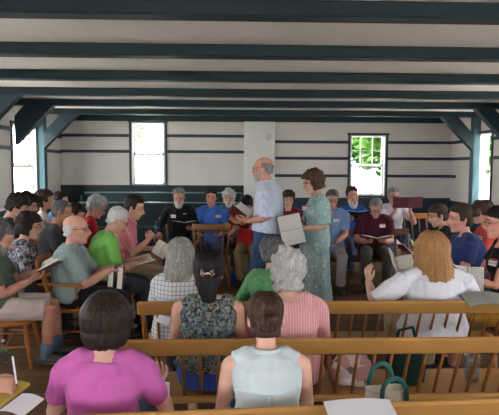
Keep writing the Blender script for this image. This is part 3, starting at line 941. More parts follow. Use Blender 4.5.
make_chair('golden wooden chair under the man in olive tee and shorts, at left edge', (-2.20, 4.78, 0), R(-80), CG, arms=False)
make_chair('wooden chair at the lower left under the person writing', (-1.84, 2.38, 0), R(-83), CG, arms=False)
make_chair('wooden armchair under the bearded man in black', (-.84, 8.72, 0), R(180), CG, W=.62, top=.92)
make_chair('empty golden spindle chair turned away from us, before the man in blue polo', (-.275, 7.62, 0), R(0), CG, W=.53, top=.945, arms=False, m=(wood((132, 88, 44), .4, 0, .2), wood((132, 88, 44), .4, 2, .2)), rail=.1)

# facing benches in rising tiers along the back wall, left of the pier
def tier_bench(label, x0, x1, y, seat, top, m=mWAIN_G, base=0.0):
    r = empty('facing_bench', label, 'bench', ((x0 + x1) / 2, y, 0), 0, 'dark green built-in facing benches')
    L = x1 - x0
    b = MB(); b.box((0, 0, (seat + top) / 2), (L, .04, top - seat)); b.build('backrest', m, r)
    b = MB(); b.box((0, -.012, top + .012), (L, .085, .026), bev=.006); b.build('cap_rail', plain((96, 128, 134), .35), r)
    b = MB(); b.box((0, -.2, seat - .02), (L, .42, .04), bev=.006); b.build('seat', m, r)
    b = MB(); b.box((0, -.36, (seat - .04) / 2), (L, .03, seat - .04)); b.build('riser', m, r)
    for s in (-1, 1):
        b = MB(); b.box((s * (L / 2 - .015), -.18, top * .5 - .02), (.03, .36, top - .04)); b.build('end_panel', m, r)
tier_bench('upper dark green built-in bench along the back wall left of the pier', -3.3, .25, 12.5, .72, 1.115)
tier_bench('lower dark green built-in bench in front, along the back wall left of the pier', -3.2, .25, 11.35, .5, .965)

# ------------------------------------------------------------------ hair styles
SH = dict()
SHORT = dict(bottom=-.07, top=.018, side=.011, nape=.005, hairline=.088, amp=.5, freq=7)
FULL = dict(bottom=-.08, top=.028, side=.022, nape=.012, open=64, amp=.5, freq=7, curl=.008)
BALD = dict(bottom=-.06, top=.007, side=.0065, nape=.004, bald=.045, hairline=.2, open=80, amp=.3)
THIN = dict(bottom=-.065, top=.007, side=.010, nape=.006, hairline=.088, open=66)
BOB = dict(bottom=-.108, top=.024, side=.040, nape=.044, open=60, ear=66, amp=.10, freq=9, m=34, **{'in': .034})
LONG = dict(bottom=-.205, top=.022, side=.030, nape=.034, open=58, ear=62, amp=.2, freq=9, m=32, flare=.022)
BLONDE = dict(bottom=-.215, top=.026, side=.042, nape=.045, open=56, ear=60, amp=.2, freq=6, m=34, flare=.02)
CURLY = dict(bottom=-.105, top=.026, side=.026, nape=.02, open=62, ear=84, amp=.3, curl=.03, m=30)
WAVY = dict(bottom=-.085, top=.030, side=.032, nape=.024, open=58, ear=70, amp=.35, curl=.02, m=30)
BUN = dict(bottom=-.075, top=.014, side=.010, nape=.006, open=70, amp=.4, freq=8,
           adds=[('tube', [(.040 * math.cos(a_) * (1 - a_ / 16), -.122 - .0045 * a_, -.004 + .040 * math.sin(a_) * (1 - a_ / 16)) for a_ in [k_ * .5 for k_ in range(20)]], [(.021, .021)] * 20)])
TOPBUN = dict(hairline=.086, bottom=-.075, top=.018, side=.014, nape=.008, open=68, amp=.35,
              adds=[('tube', [(-.02, -.11, .04), (.0, -.135, .065), (.02, -.145, .03)], [(.05, .045), (.055, .05), (.045, .04)])])
CLIP = dict(bottom=-.08, top=.020, side=.016, nape=.014, open=66, amp=.25, freq=8, addname='gathered_hair', strand=True,
            adds=[('tube', [(0, -.075, .03), (0, -.098, -.03), (0, -.10, -.09), (.006, -.092, -.155)], [(.076, .034), (.074, .036), (.062, .034), (.040, .024)])])
PONY = dict(bottom=-.075, top=.014, side=.012, nape=.008, open=68, amp=.3, addname='ponytail', strand=True,
            adds=[('tube', [(0, -.09, .02), (0, -.14, .0), (0, -.15, -.08), (.0, -.13, -.17)], [(.025, .025), (.032, .03), (.03, .028), (.012, .012)])])
H_BLACK = hairmat((26, 22, 22), (48, 42, 40)); H_DARK = hairmat((38, 30, 27), (66, 52, 45)); H_BROWN = hairmat((62, 46, 36), (100, 76, 58))
H_GREY = hairmat((120, 118, 116), (176, 174, 172)); H_WHITE = hairmat((186, 184, 182), (226, 224, 222)); H_SALT = hairmat((84, 82, 82), (140, 138, 136))
H_BLONDE = hairmat((164, 118, 74), (190, 148, 100)); H_SILVER = hairmat((136, 132, 126), (194, 190, 184)); H_RED = hairmat((74, 54, 42), (118, 88, 66))
TAN = (206, 160, 138); PALE = (220, 176, 156); RUDDY = (202, 148, 128); BRONZE = (176, 128, 104)

# ------------------------------------------------------------------ front bench
vest_print = spot_fabric([(0, (78, 98, 108)), (.25, (124, 112, 98)), (.4, (44, 46, 50)), (.55, (104, 124, 128)), (.72, (146, 138, 122)), (.86, (62, 72, 78))], 75, .8)
floral = spot_fabric([(0, (92, 98, 120)), (.3, (164, 160, 168)), (.5, (60, 64, 88)), (.66, (130, 110, 112)), (.8, (190, 188, 192))], 40, .4)
aqua = flower_fabric((150, 182, 180), [(196, 150, 126), (112, 146, 170), (206, 206, 192), (184, 140, 128)], 26, .34)
paisley = spot_fabric([(0, (70, 136, 96)), (.3, (118, 170, 98)), (.55, (66, 120, 128)), (.7, (88, 152, 92)), (.88, (146, 188, 124))], 24, .8, True)
plaid = grid_fabric((206, 208, 208), (90, 100, 112), .03, .14)
pinkcheck = grid_fabric((206, 96, 112), (236, 176, 182), .016, .4, True)
ribbed = stripe_fabric((214, 148, 152), (232, 176, 178), .016, 0, True)
stripes = stripe_fabric((182, 192, 214), (206, 212, 228), .022, 0)
jeans = fabric((52, 78, 112)); khaki = fabric((160, 142, 118)); black = fabric((30, 30, 34)); charcoal = fabric((56, 58, 64)); jeansb = fabric((58, 84, 164))

person('pink tee', 'woman with dark bob seen from behind in bright pink tee, on the nearest bench', (-.555, 2.42, 1.052), 0, .04, sc=.97, gw=1.04, sw=.172, fem=True, pitch=6, skin=PALE, hs_=1.03,
       top=fabric((194, 98, 168)), sleeve=.62, neck=.95, bmat=jeans, hair=BOB, hmat=hairmat((40, 30, 26), (74, 56, 46)), faceparts=False, voxel=.0075, hn=120, arms={'R': {'w': (.20, .33, .66)}, 'L': {'w': (-.2, .33, .66)}})
person('denim vest', 'woman with brown bun in pale sleeveless denim shirt, on the nearest bench', (.158, 2.47, 1.045), 2, .06, sc=.94, gw=1.0, sw=.172, yoke=.775, fem=True, pitch=12, skin=PALE,
       top=fabric((196, 208, 212), .9, .08), sleeve=0, collar=True, bmat=jeans, hair=BUN, hmat=hairmat((58, 42, 34), (112, 80, 58)), faceparts=False, voxel=.0075, hn=110, arms={'R': {'w': (.16, .30, .64), 'pole': (.25, -.3, -1)}, 'L': {'w': (-.16, .30, .64), 'pole': (-.25, -.3, -1)}})
p = person('writer', 'person reaching in at the lower left corner, writing on a yellow pad', (-1.36, 2.40, 1.16), -83, .28, gw=1.0, pitch=30, skin=TAN, top=fabric((112, 40, 60)), sleeve=1.8, hair=SHORT, hmat=H_BROWN,
       bmat=charcoal, voxel=.0075, arms={'R': {'w': (.185, .61, .83), 'f': (-.2, .7, -.05), 'n': (-.5, .2, -.6), 'curl': 48}, 'L': {'w': (-.16, .46, .69), 'n': (.3, 0, 1), 'f': (.5, 1, 0)}})
# ------------------------------------------------------------------ second bench
person('vest', 'woman with clipped dark hair in blue patterned sleeveless top, on the second bench', (-.138, 3.3, 1.095), 0, .06, sc=.98, gw=1.05, sw=.176, fem=True, pitch=12, skin=TAN,
       top=vest_print, sleeve=0, bmat=jeansb, bottom='skirt', hair=CLIP, hmat=H_BLACK, faceparts=False, hn=100, hem='high', arms={'R': {'w': (.15, .30, .66), 'pole': (.2, -.3, -1)}, 'L': {'w': (-.15, .30, .66), 'pole': (-.2, -.3, -1)}})
person('pink sweater', 'white haired woman in ribbed pink sweater, seen from behind on the second bench', (.35, 3.32, 1.098), -3, .08, sc=.98, gw=1.15, sw=.182, fem=True, pitch=10, skin=PALE,
       top=ribbed, sleeve=1.9, neck=.93, bmat=charcoal, hair=CURLY, hmat=hairmat((170, 168, 164), (214, 212, 208)), faceparts=False, hn=110)
# hair clip on the gathered dark hair
pp = PEOPLE['vest']
mCLIP = spot_fabric([(0, (170, 140, 118)), (.35, (104, 76, 60)), (.6, (200, 184, 166)), (.85, (60, 44, 36))], 110, .3)
for ch in pp.root.children:
    if ch.name.startswith('hair'):
        b = MB()
        for s in (-1, 1):
            for dx, dz in ((.014, -.002), (.024, .006), (.032, .012), (.026, -.010), (.034, -.004)): b.ell(pp.X @ V((s * dx, -.149 + .35 * (dx - .014), dz + .002)), (.0085, .007, .010), n=8, m=6)
        b.tube([pp.X @ V((-.016, -.149, 0)), pp.X @ V((.016, -.149, 0))], .007, n=8)
        b.build('hair_clip', mCLIP, ch, True)
# ------------------------------------------------------------------ third bench
person('plaid', 'woman with long straight silver hair in white and grey checked shirt, from behind', (-.385, 4.13, 1.065), -4, .07, sc=.97, gw=1.08, fem=True, pitch=12, skin=PALE,
       top=plaid, sleeve=1.0, bmat=charcoal, hair=LONG, hmat=H_SILVER, faceparts=False, hn=110, hem='out')
person('green blouse', 'grey haired woman in green paisley blouse bowing her head before the pink sweater', (.325, 4.34, 1.045), -6, .28, sc=.97, gw=1.05, fem=True, pitch=22, skin=TAN,
       top=paisley, sleeve=.7, bmat=charcoal, hair=FULL, hmat=H_SALT, faceparts=False,
       arms={'L': {'w': (-.17, .34, .80), 'f': (-.05, .2, 1), 'n': (.8, .3, 0), 'curl': 40}})
person('blonde', 'long haired blonde woman in white tee with left hand raised, on the third bench', (1.535, 4.12, 1.10), 2, .06, sc=1.0, gw=1.42, sw=.225, fem=True, pitch=10, skin=PALE, hs_=1.12,
       top=fabric((226, 226, 236), .9, .05), sleeve=.95, slv_r=1.7, bmat=khaki, hair=BLONDE, hmat=H_BLONDE, faceparts=False, hn=120, hem='out',
       arms={'L': {'w': (-.43, .26, .83), 'f': (-.1, .1, 1), 'n': (.9, .5, .1), 'pole': (-.8, -.3, -.8), 'curl': 18, 'fan': 9}, 'R': {'w': (.34, .3, .74)}})
# ------------------------------------------------------------------ left side, facing right
person('olive', 'bearded man in olive tee and pale shorts reading at the left edge', (-2.0, 4.8, 1.115), -78, .03, gw=1.12, belly=.05, pitch=30, skin=RUDDY, top=fabric((86, 98, 84)), sleeve=.75,
       bottom='shorts', bmat=fabric((206, 192, 184)), hair=SHORT, hmat=H_SALT, beard=dict(th=.010, long=.004), bemat=H_GREY, shoe=plain((84, 84, 80), .6), sockmat=fabric((96, 120, 144)),
       arms={'R': {'w': (.06, .27, .74), 'f': (-.1, 1, .3), 'n': (-.4, 0, 1)}, 'L': {'w': (-.2, .33, .78), 'n': (.4, 0, 1)}}, feet={'R': (.13, .40, .085), 'L': (-.1, .48, .085)})
person('floral', 'woman with short brown hair, glasses and flowered blouse with a name tag', (-1.99, 5.45, 1.145), -78, .10, sc=.97, gw=1.12, fem=True, pitch=12, skin=TAN, top=floral, sleeve=.9,
       hair=WAVY, hmat=H_DARK, glasses=True, tag=(.08, .88), bmat=charcoal, yaw=-4)
person('sage', 'bald man with glasses in sage green shirt, in profile in an armchair', (-1.48, 5.25, 1.135), -84, .04, sc=1.06, gw=1.22, hs_=1.08, belly=.05, pitch=3, skin=(210, 160, 142), top=fabric((146, 166, 164), .9, .05), sleeve=.88, slv_r=1.5, collar=True,
       hair=BALD, hmat=H_WHITE, glasses=True, bmat=black, arms={'R': {'w': (.10, .36, .755), 'f': (-.35, .8, .02), 'n': (-.2, 0, -1)}, 'L': {'w': (-.1, .40, .755), 'f': (.2, .8, .05), 'n': (.2, 0, -1)}})
person('lime', 'white haired man in lime green shirt with name tag, looking down', (-1.19, 5.75, 1.175), -72, .18, sc=1.0, gw=1.15, belly=.06, pitch=30, skin=TAN, top=fabric((122, 186, 88)), sleeve=.85, slv_r=1.3,
       hair=SHORT, hmat=H_WHITE, glasses=True, tag=(.09, .93), bmat=fabric((66, 70, 76)), arms={'R': {'w': (.08, .36, .72)}, 'L': {'w': (-.1, .38, .72)}})
person('pink check', 'young man with dark cropped hair in pink checked shirt, in profile', (-1.11, 6.28, 1.27), -86, .12, sc=1.02, pitch=20, skin=TAN, top=pinkcheck, sleeve=.8, collar=True, hair=SHORT, hmat=H_DARK,
       bmat=khaki, arms={'R': {'w': (.04, .28, .90), 'f': (-.5, .4, .8), 'n': (-1, 0, 0)}, 'L': {'w': (-.10, .3, .78)}})
person('charcoal', 'man with receding grey hair in charcoal jacket, behind the bald man', (-1.86, 6.07, 1.235), -80, .10, gw=1.08, pitch=16, skin=BRONZE, top=fabric((62, 62, 66)), sleeve=1.95, hair=THIN, hmat=H_SALT, bmat=charcoal)
person('dark crown', 'dark haired man whose crown shows just above the bald head', (-1.87, 6.62, 1.16), -80, .14, pitch=34, skin=TAN, top=fabric((70, 70, 76)), sleeve=.7, hair=SHORT, hmat=H_DARK, bmat=charcoal)
person('red shirt', 'silver haired man with glasses in bright red shirt, looking down', (-1.73, 7.08, 1.21), -72, .14, gw=1.08, pitch=26, skin=RUDDY, top=fabric((178, 28, 42)), sleeve=.7, hair=FULL, hmat=hairmat((150, 150, 150), (205, 205, 205)), glasses=True, tag=(.0, .90), bmat=charcoal, hs_=1.08)
person('dark green', 'dark haired man in dark green shirt by the white shutter, looking down', (-2.43, 6.3, 1.275), -62, .12, sc=1.02, gw=1.1, pitch=30, skin=TAN, top=fabric((34, 50, 44)), sleeve=.7, hair=FULL, hmat=H_DARK, tag=(.07, .98), bmat=charcoal)
person('dark tee', 'young man with dark hair half hidden behind the dark green shirt', (-2.50, 6.82, 1.265), -66, .12, pitch=24, skin=TAN, top=fabric((46, 50, 58)), sleeve=.7, hair=FULL, hmat=H_BLACK, bmat=charcoal)
person('white blouse', 'brown haired woman in white top singing with head raised', (-2.46, 7.32, 1.275), -64, .06, sc=.97, fem=True, pitch=-4, skin=TAN, top=fabric((216, 204, 206)), sleeve=.9, neck=.92, hair=FULL, hmat=H_BROWN, bmat=charcoal, hs_=1.05)
person('teal blue', 'dark haired person in blue top at the far end of the left rows', (-2.42, 7.85, 1.23), -70, .08, sc=.98, pitch=6, skin=TAN, top=fabric((72, 112, 150)), sleeve=.8, hair=SHORT, hmat=H_DARK, bmat=charcoal, glasses=True)
# ------------------------------------------------------------------ standing pair
person('tall man', 'tall balding man standing in pale striped shirt and jeans, holding an open book', (.37, 6.32, 1.715), 76, .05, hip=.93, sc=1.06, gw=1.2, belly=.03, stand=True, hem='high', pitch=4, skin=RUDDY, top=stripes, sleeve=1.0, slv_r=1.6, collar=True,
       bmat=jeans, hair=dict(BALD, bald=.06, side=.011), hmat=H_GREY, beard=dict(th=.009, long=.008, zt=-.045), bemat=hairmat((160, 156, 152), (205, 202, 198)), glasses=True,
       arms={'L': {'w': (-.13, .20, 1.12), 'f': (-.1, 1, .06), 'n': (.6, .1, .7), 'pole': (-.4, -.6, -1)}, 'R': {'w': (.06, .32, 1.08), 'f': (-.3, 1, .1), 'n': (-.3, 0, 1)}})
person('dress', 'brown haired woman standing in aqua flowered dress, holding out an open book', (.93, 6.2, 1.56), 92, .03, hip=.86, sc=.97, gw=1.14, stand=True, fem=True, pitch=14, skin=TAN, top=aqua, hem='dress', sleeve=.95, slv_r=1.9, neck=.93,
       hair=dict(WAVY, top=.034, side=.036), hmat=H_RED, glasses=True, tag=(.05, 1.27),
       arms={'L': {'w': (-.17, .17, 1.06), 'f': (.0, 1, .3), 'n': (.8, 0, .4), 'pole': (-.5, -.8, -.8)}, 'R': {'w': (.10, .28, 1.0), 'f': (-.5, .9, .2), 'n': (-.3, 0, 1)}})
# ------------------------------------------------------------------ far side, facing us
person('black shirt', 'white bearded man in black shirt with a book on his crossed knee', (-.80, 8.42, 1.26), 182, .06, gw=1.08, pitch=10, skin=RUDDY, top=fabric((26, 28, 34)), sleeve=1.95, collar=True, hair=dict(SHORT, top=.022), hmat=H_GREY, beard=dict(th=.016, long=.025), bemat=H_WHITE,
       tag=(.08, .98), logo=(-.09, 1.01), bmat=black, arms={'R': {'w': (.29, .20, .72), 'f': (.1, .9, -.1), 'n': (-.2, 0, -1)}, 'L': {'w': (-.2, .30, .80)}}, feet={'R': (.16, .44, .085), 'L': (.12, .58, .30)})
person('blue polo', 'dark haired man in bright blue polo with name tag, behind the empty chair', (-.31, 8.46, 1.255), 178, .06, gw=1.05, pitch=8, skin=RUDDY, top=fabric((70, 118, 206)), sleeve=.6, collar=True, hair=dict(SHORT, top=.024), hmat=H_DARK, tag=(-.11, .98), bmat=jeans,
       arms={'R': {'w': (.16, .3, .72)}, 'L': {'w': (-.16, .3, .72)}})
person('white curls', 'white haired bearded person in grey shirt, behind the blue polo', (-.04, 9.3, 1.205), 176, .08, pitch=10, skin=RUDDY, top=fabric((106, 120, 134)), sleeve=.9, hair=CURLY, hmat=H_WHITE, beard=dict(th=.014, long=.02), bemat=H_WHITE, bmat=charcoal)
person('red black', 'black haired youth in red and black shirt reading, beside the standing man', (.225, 8.18, 1.165), 172, .24, sc=.95, pitch=34, skin=TAN, top=fabric((186, 44, 42)), sleeve=.8, hair=FULL, hmat=H_BLACK, bmat=fabric((146, 124, 96)),
       arms={'R': {'w': (.16, .34, .80)}, 'L': {'w': (-.14, .36, .80)}}, feet={'R': (.06, .52, .085), 'L': (-.16, .46, .085)})
person('dark red', 'dark haired person in dark red top half hidden behind the standing pair', (.885, 8.5, 1.22), 178, .10, pitch=10, skin=TAN, top=fabric((112, 32, 42)), sleeve=.8, hair=FULL, hmat=H_BROWN, bmat=charcoal)
person('pale blue', 'grey haired man in pale blue shirt and light trousers, beside the aqua dress', (1.45, 7.86, 1.265), 172, .08, sc=1.02, gw=1.06, pitch=16, skin=RUDDY, top=fabric((128, 156, 200)), sleeve=.8, collar=True, hair=SHORT, hmat=H_SALT, tag=(-.06, .98), bmat=fabric((160, 148, 148)), glasses=True, arms={'R': {'w': (.08, .34, .70)}, 'L': {'w': (-.08, .34, .70)}}, feet={'R': (.12, .42, .085), 'L': (-.12, .47, .085)})
person('royal blue', 'white bearded man in royal blue shirt, in front of the right back window', (2.02, 9.05, 1.22), 182, .06, gw=1.15, belly=.04, pitch=10, skin=RUDDY, top=fabric((34, 92, 186)), sleeve=.9, hair=BALD, hmat=H_GREY, beard=dict(th=.02, long=.03), bemat=H_WHITE, bmat=jeans,
       arms={'R': {'w': (.14, .34, .86)}, 'L': {'w': (-.14, .34, .86)}})
person('half hidden', 'dark haired person almost hidden behind the royal blue shirt', (2.14, 9.72, 1.24), 182, .08, pitch=8, skin=TAN, top=fabric((70, 60, 56)), sleeve=.9, hair=FULL, hmat=H_BROWN, bmat=charcoal)
person('maroon', 'balding grey haired man in maroon polo reading a book in his lap', (2.07, 7.80, 1.165), 172, .16, sc=1.04, gw=1.12, belly=.03, pitch=36, skin=RUDDY, top=fabric((78, 28, 44)), sleeve=.75, slv_r=1.4, collar=True, hair=THIN, hmat=H_GREY, bmat=fabric((78, 76, 68)),
       glasses=True, tag=(-.10, .90), arms={'R': {'w': (.15, .36, .69)}, 'L': {'w': (-.10, .38, .70)}}, feet={'R': (.14, .45, .085), 'L': (-.13, .48, .085)}, knees=.15)
person('red book man', 'man in white shirt and jeans holding a dark red book open before his face', (2.69, 9.04, 1.255), 176, .06, sc=1.02, pitch=6, yaw=14, skin=RUDDY, top=fabric((222, 214, 226)), sleeve=.62, collar=True, hair=SHORT, hmat=H_GREY, bmat=fabric((72, 106, 140)), glasses=True,
       arms={'R': {'w': (.02, .30, 1.03), 'f': (.0, .25, 1), 'n': (-.5, -.7, .1)}, 'L': {'w': (-.22, .30, 1.03), 'f': (0, .25, 1), 'n': (.5, -.7, .1)}}, feet={'R': (.10, .44, .085), 'L': (-.10, .60, .26)})
# ------------------------------------------------------------------ right side, facing left
person('ponytail', 'young woman with brown ponytail in dark patterned top, nearest the settee', (2.34, 6.12, 1.20), 84, .12, sc=.97, fem=True, pitch=18, skin=TAN, top=spot_fabric([(0, (44, 46, 48)), (.5, (70, 66, 58)), (.8, (30, 32, 36))], 30), sleeve=.6, hair=PONY, hmat=H_BROWN, bmat=fabric((60, 56, 54)),
       arms={'L': {'w': (-.12, .38, .74)}, 'R': {'w': (.1, .4, .74)}}, bottom='shorts')
person('navy', 'young woman with brown hair pinned up in navy tee, singing in profile', (2.24, 5.28, 1.245), 84, .08, sc=1.04, gw=1.38, fem=True, pitch=8, skin=(222, 164, 146), top=fabric((46, 60, 110)), sleeve=.62, slv_r=1.4, neck=.975, hair=TOPBUN, hmat=H_BROWN, bmat=jeans,
       arms={'L': {'w': (-.13, .33, .84), 'pole': (-.5, -.5, -1)}, 'R': {'w': (.1, .36, .84)}})
person('coral', 'woman with glasses in coral red top with name tag, behind the navy tee', (2.86, 6.15, 1.225), 82, .08, sc=.98, gw=1.08, fem=True, pitch=4, skin=TAN, top=fabric((216, 84, 76)), sleeve=.7, hair=dict(FULL, side=.026), hmat=H_BROWN, glasses=True, tag=(-.09, .96), bmat=charcoal)
person('black top', 'dark haired woman with glasses, black top and mustard skirt at the right edge', (2.25, 4.52, 1.28), 80, .08, sc=1.02, gw=1.08, fem=True, pitch=6, skin=(216, 158, 136), top=fabric((26, 26, 30)), sleeve=.5, neck=.93, hair=dict(BUN, top=.02), hmat=H_BLACK, glasses=True, tag=(-.10, .96), bottom='skirt', bmat=fabric((160, 118, 36)),
       arms={'L': {'w': (-.10, .38, .84), 'f': (.2, 1, .1)}, 'R': {'w': (.1, .4, .84)}})

# ------------------------------------------------------------------ books, papers
GB = 'open songbooks'
mRED = plain((92, 26, 34), .45); mREDB = plain((88, 28, 36), .5); mGREEN = plain((104, 116, 108), .5); mBLK = plain((36, 34, 38), .5)
def held(key, label, pos, nrm, up, cover=mRED, **kw):
    p = PEOPLE[key]; return open_book(label, p.M @ orient(pos, nrm, up), cover, group=GB, **kw)
held('tall man', 'dark red songbook open in the hands of the standing man', (-.02, .36, 1.15), (0, -.62, .8), (0, .8, .62), w=.22, h=.2, tilt=38)
held('dress', 'songbook with printed page turned to us, held by the woman in aqua dress', (-.22, .31, 1.05), (-.93, .06, .32), (-.05, -.97, .22), w=.165, h=.25, tilt=6, cover=mRED, pm=mPAGE2)
held('olive', 'open songbook in the hands of the man in olive tee', (-.06, .44, .85), (0, -.45, .9), (0, .9, .45), w=.21)
held('lime', 'open songbook on the lap of the man in lime green', (-.02, .46, .715), (0, -.25, 1), (0, 1, .25), w=.2)
held('pink check', 'white songbook page raised in front of the man in pink checked shirt', (.13, .44, .80), (.75, -.5, .45), (0, .4, .9), w=.10, h=.17)
held('black shirt', 'open book resting on the crossed knee of the bearded man in black', (-.1, .36, .84), (0, -.75, .6), (0, .6, .8), w=.17, cover=mBLK)
held('red black', 'open songbook held by the youth in red and black', (.02, .46, .89), (0, -.5, .85), (0, .85, .5), w=.2)
held('maroon', 'open songbook in the lap of the man in maroon polo', (.02, .45, .745), (0, -.3, 1), (0, 1, .3), w=.2)
held('royal blue', 'dark songbook held up by the man in royal blue shirt', (.02, .42, .95), (0, -.75, .6), (0, .6, .8), w=.2, cover=mBLK)
held('red book man', 'dark red songbook held up with its covers towards us', (-.17, .36, 1.17), (.12, -1, .12), (0, .1, 1), w=.235, h=.165, tilt=5, cover=mREDB)
held('ponytail', 'open songbook in the lap of the young woman with a ponytail', (0, .5, .80), (0, -.7, .7), (0, .7, .7), w=.2)
held('navy', 'open songbook held by the young woman in navy tee', (0, .46, .92), (0, -.6, .8), (0, .8, .6), w=.2)
held('black top', 'open songbook held by the woman in black top', (0, .50, .92), (0, -.6, .8), (0, .8, .6), w=.2)
held('blonde', 'open songbook held up by the blonde woman, its left page showing', (-.16, .38, .93), (.35, -.6, .72), (.05, .72, .65), w=.14, h=.19, tilt=40)
held('floral', 'open songbook in the lap of the woman in flowered blouse', (.03, .44, .80), (0, -.5, .85), (0, .85, .5), w=.19)
held('blonde', 'large white songbook page standing at the right arm of the blonde woman', (.42, .34, .83), (-.28, -.8, .45), (.2, .45, .85), w=.125, h=.2, pm=pagemat(60, paper=(222, 218, 216)))
open_book('grey songbook lying open on the third bench rail at the right edge', M.Translation((1.81, 3.80, .83)) @ Euler((R(14), 0, R(4))).to_matrix().to_4x4(), mGREEN, w=.15, h=.16, tilt=-7, group=GB, pm=pagemat(70, paper=(150, 150, 142)))
p = PEOPLE['sage']
for k, (x, y, c, lb) in enumerate(((.02, .37, mBLK, 'dark songbook standing upright on the lap of the bald man, left of two'), (.02, .455, mREDB, 'red songbook standing upright on the lap of the bald man, right of two'))):
    m = p.M @ M.Translation((x, y, .665)) @ basis(V((0, 0, 1)), V((1, 0, 0)), V((0, 1, 0)), V((0, 0, 0))) @ Euler((0, R(-5), 0)).to_matrix().to_4x4()
    closed_book(lb, m, c, w=.24, h=.17, th=.05, group='closed songbooks')

def sheet(name, label, mat, w, h, m, cat='paper', bend=.01, th=.0015):
    o = MB(); n = 8; rings = []
    for y in (-h / 2, h / 2):
        up = [V((-w / 2 + w * i / n, y, bend * math.sin(PI * i / n) + th)) for i in range(n + 1)]
        dn = [V((-w / 2 + w * i / n, y, bend * math.sin(PI * i / n))) for i in range(n, -1, -1)]
        rings.append(up + dn)
    o.loft(rings); ob = o.build(name, m); ob.matrix_world = mat; return props(ob, label, cat)
mYEL = pagemat(110, paper=(206, 180, 84), ink=(184, 160, 76)); mWPAP = pagemat(1, paper=(226, 222, 232), ink=(226, 222, 232))
sheet('paper_sheet', 'white sheet of paper hanging over the nearest bench rail', M.Translation((.51, 2.035, .787)) @ Euler((R(12), 0, R(3))).to_matrix().to_4x4(), .27, .2, mWPAP)
t = empty('writing_pad', 'yellow lined writing pad under the writing hand at lower left', 'pad', (-1.02, 2.29, .765)); t.rotation_euler = (R(14), R(-2), R(-28))
b = MB(); b.box((0, 0, 0), (.20, .26, .012)); b.build('pad_sheets', mYEL, t)
b = MB(); b.box((0, 0, -.009), (.205, .265, .004)); b.build('backing_card', plain((120, 100, 80), .8), t)
sheet('paper_sheet', 'small white paper beside the yellow pad at lower left', M.Translation((-.83, 2.15, .795)) @ Euler((R(8), R(4), R(-20))).to_matrix().to_4x4(), .11, .13, mWPAP)
pw = PEOPLE['writer']; q = pw.M @ V((.15, .71, .865))
t = empty('pen', 'white pen held upright over the yellow pad', 'pen', q); t.rotation_euler = (R(6), R(-4), 0)
b = MB(); b.tube([(0, 0, -.045), (0, 0, .075)], .0042, n=8); b.build('barrel', plain((226, 226, 230), .3, .03), t, True)
b = MB(); b.tube([(0, 0, -.046), (0, 0, -.058)], [.0038, .0012], n=8); b.build('tip', plain((60, 60, 70), .3), t, True)
sheet('paper_sheet', 'folded white paper beside the checked shirt, at the third bench end', M.Translation((-.47, 3.775, .675)) @ Euler((R(70), 0, R(-4))).to_matrix().to_4x4() @ M.Rotation(R(-20), 4, 'Z'), .09, .055, mWPAP)
sheet('paper_sheet', 'white paper at the elbow of the woman in the pink tee', M.Translation((-.31, 2.5, .685)) @ Euler((R(60), R(10), R(20))).to_matrix().to_4x4(), .05, .11, mWPAP)
# ------------------------------------------------------------------ bags and bottles
def bag_loft(secs, n=28, sq=.6):
    rings = []
    for z, w, d, cx, cy in secs:
        rings.append([V((cx + w * math.copysign(abs(math.cos(a)) ** sq, math.cos(a)), cy + d * math.copysign(abs(math.sin(a)) ** sq, math.sin(a)), z)) for a in [2 * PI * i / n for i in range(n)]])
    mb = MB(); mb.loft(rings); return mb
cream = fabric((206, 198, 184), .9, .06); teal = fabric((46, 98, 92)); dgreen = fabric((24, 54, 46))
t = empty('tote_bag', 'cream canvas tote bag with teal handles on the nearest bench', 'bag', (.735, 2.50, .422), R(6))
bm_ = bag_loft([(0, .10, .055, 0, 0), (.01, .108, .062, 0, 0), (.15, .106, .06, 0, 0), (.26, .100, .05, 0, 0), (.285, .102, .045, 0, 0), (.285, .094, .038, 0, 0), (.18, .085, .03, 0, 0)])
me = bm_.mesh('bag_body'); wrinkle(me, .006, 14, 3); link('bag_body', me, cream, t, True)
for y, dx, hz in ((-.05, .018, .085), (.05, -.012, .13)):
    hp_ = [(dx - .060, y, .18), (dx - .060, y, .26)] + [(dx - .060 * math.cos(PI * k / 10), y * (1 - .2 * math.sin(PI * k / 10)), .26 + hz * math.sin(PI * k / 10) ** .8) for k in range(1, 10)] + [(dx + .060, y, .26), (dx + .060, y, .18)]
    b = MB(); b.tube(hp_, [(.008, .012)] * len(hp_), side=(0, 1, 0), n=8)
    b.build('handle', teal, t, True)
t = empty('handbag', 'slouchy pink and white patterned handbag on the second bench', 'bag', (.735, 3.27, .422), R(-5))
bm_ = bag_loft([(0, .10, .07, 0, 0), (.012, .125, .085, 0, 0), (.07, .135, .09, 0, 0), (.13, .12, .07, 0, 0), (.175, .095, .045, 0, 0), (.185, .08, .03, 0, 0), (.16, .06, .02, 0, 0)], sq=.85)
me = bm_.mesh('bag_body'); wrinkle(me, .014, 11, 6)
link('bag_body', me, spot_fabric([(0, (214, 200, 196)), (.4, (196, 150, 146)), (.62, (226, 220, 214)), (.82, (124, 112, 116))], 15, .7), t, True)
b = MB(); b.tube([(-.10, 0, .14), (-.07, -.01, .20), (0, -.03, .215), (.07, -.01, .20), (.10, 0, .14)], [(.004, .012)] * 5, side=(0, 1, 0), n=8); b.build('strap', fabric((64, 54, 60)), t, True)
t = empty('shoulder_bag', 'dark green cloth bag standing on the second bench', 'bag', (1.075, 3.27, .422), R(4))
bm_ = bag_loft([(0, .10, .06, 0, 0), (.012, .115, .07, 0, 0), (.12, .118, .07, 0, 0), (.22, .105, .055, 0, 0), (.27, .09, .035, 0, 0), (.275, .075, .025, 0, 0)])
me = bm_.mesh('bag_body'); wrinkle(me, .012, 12, 9); link('bag_body', me, dgreen, t, True)
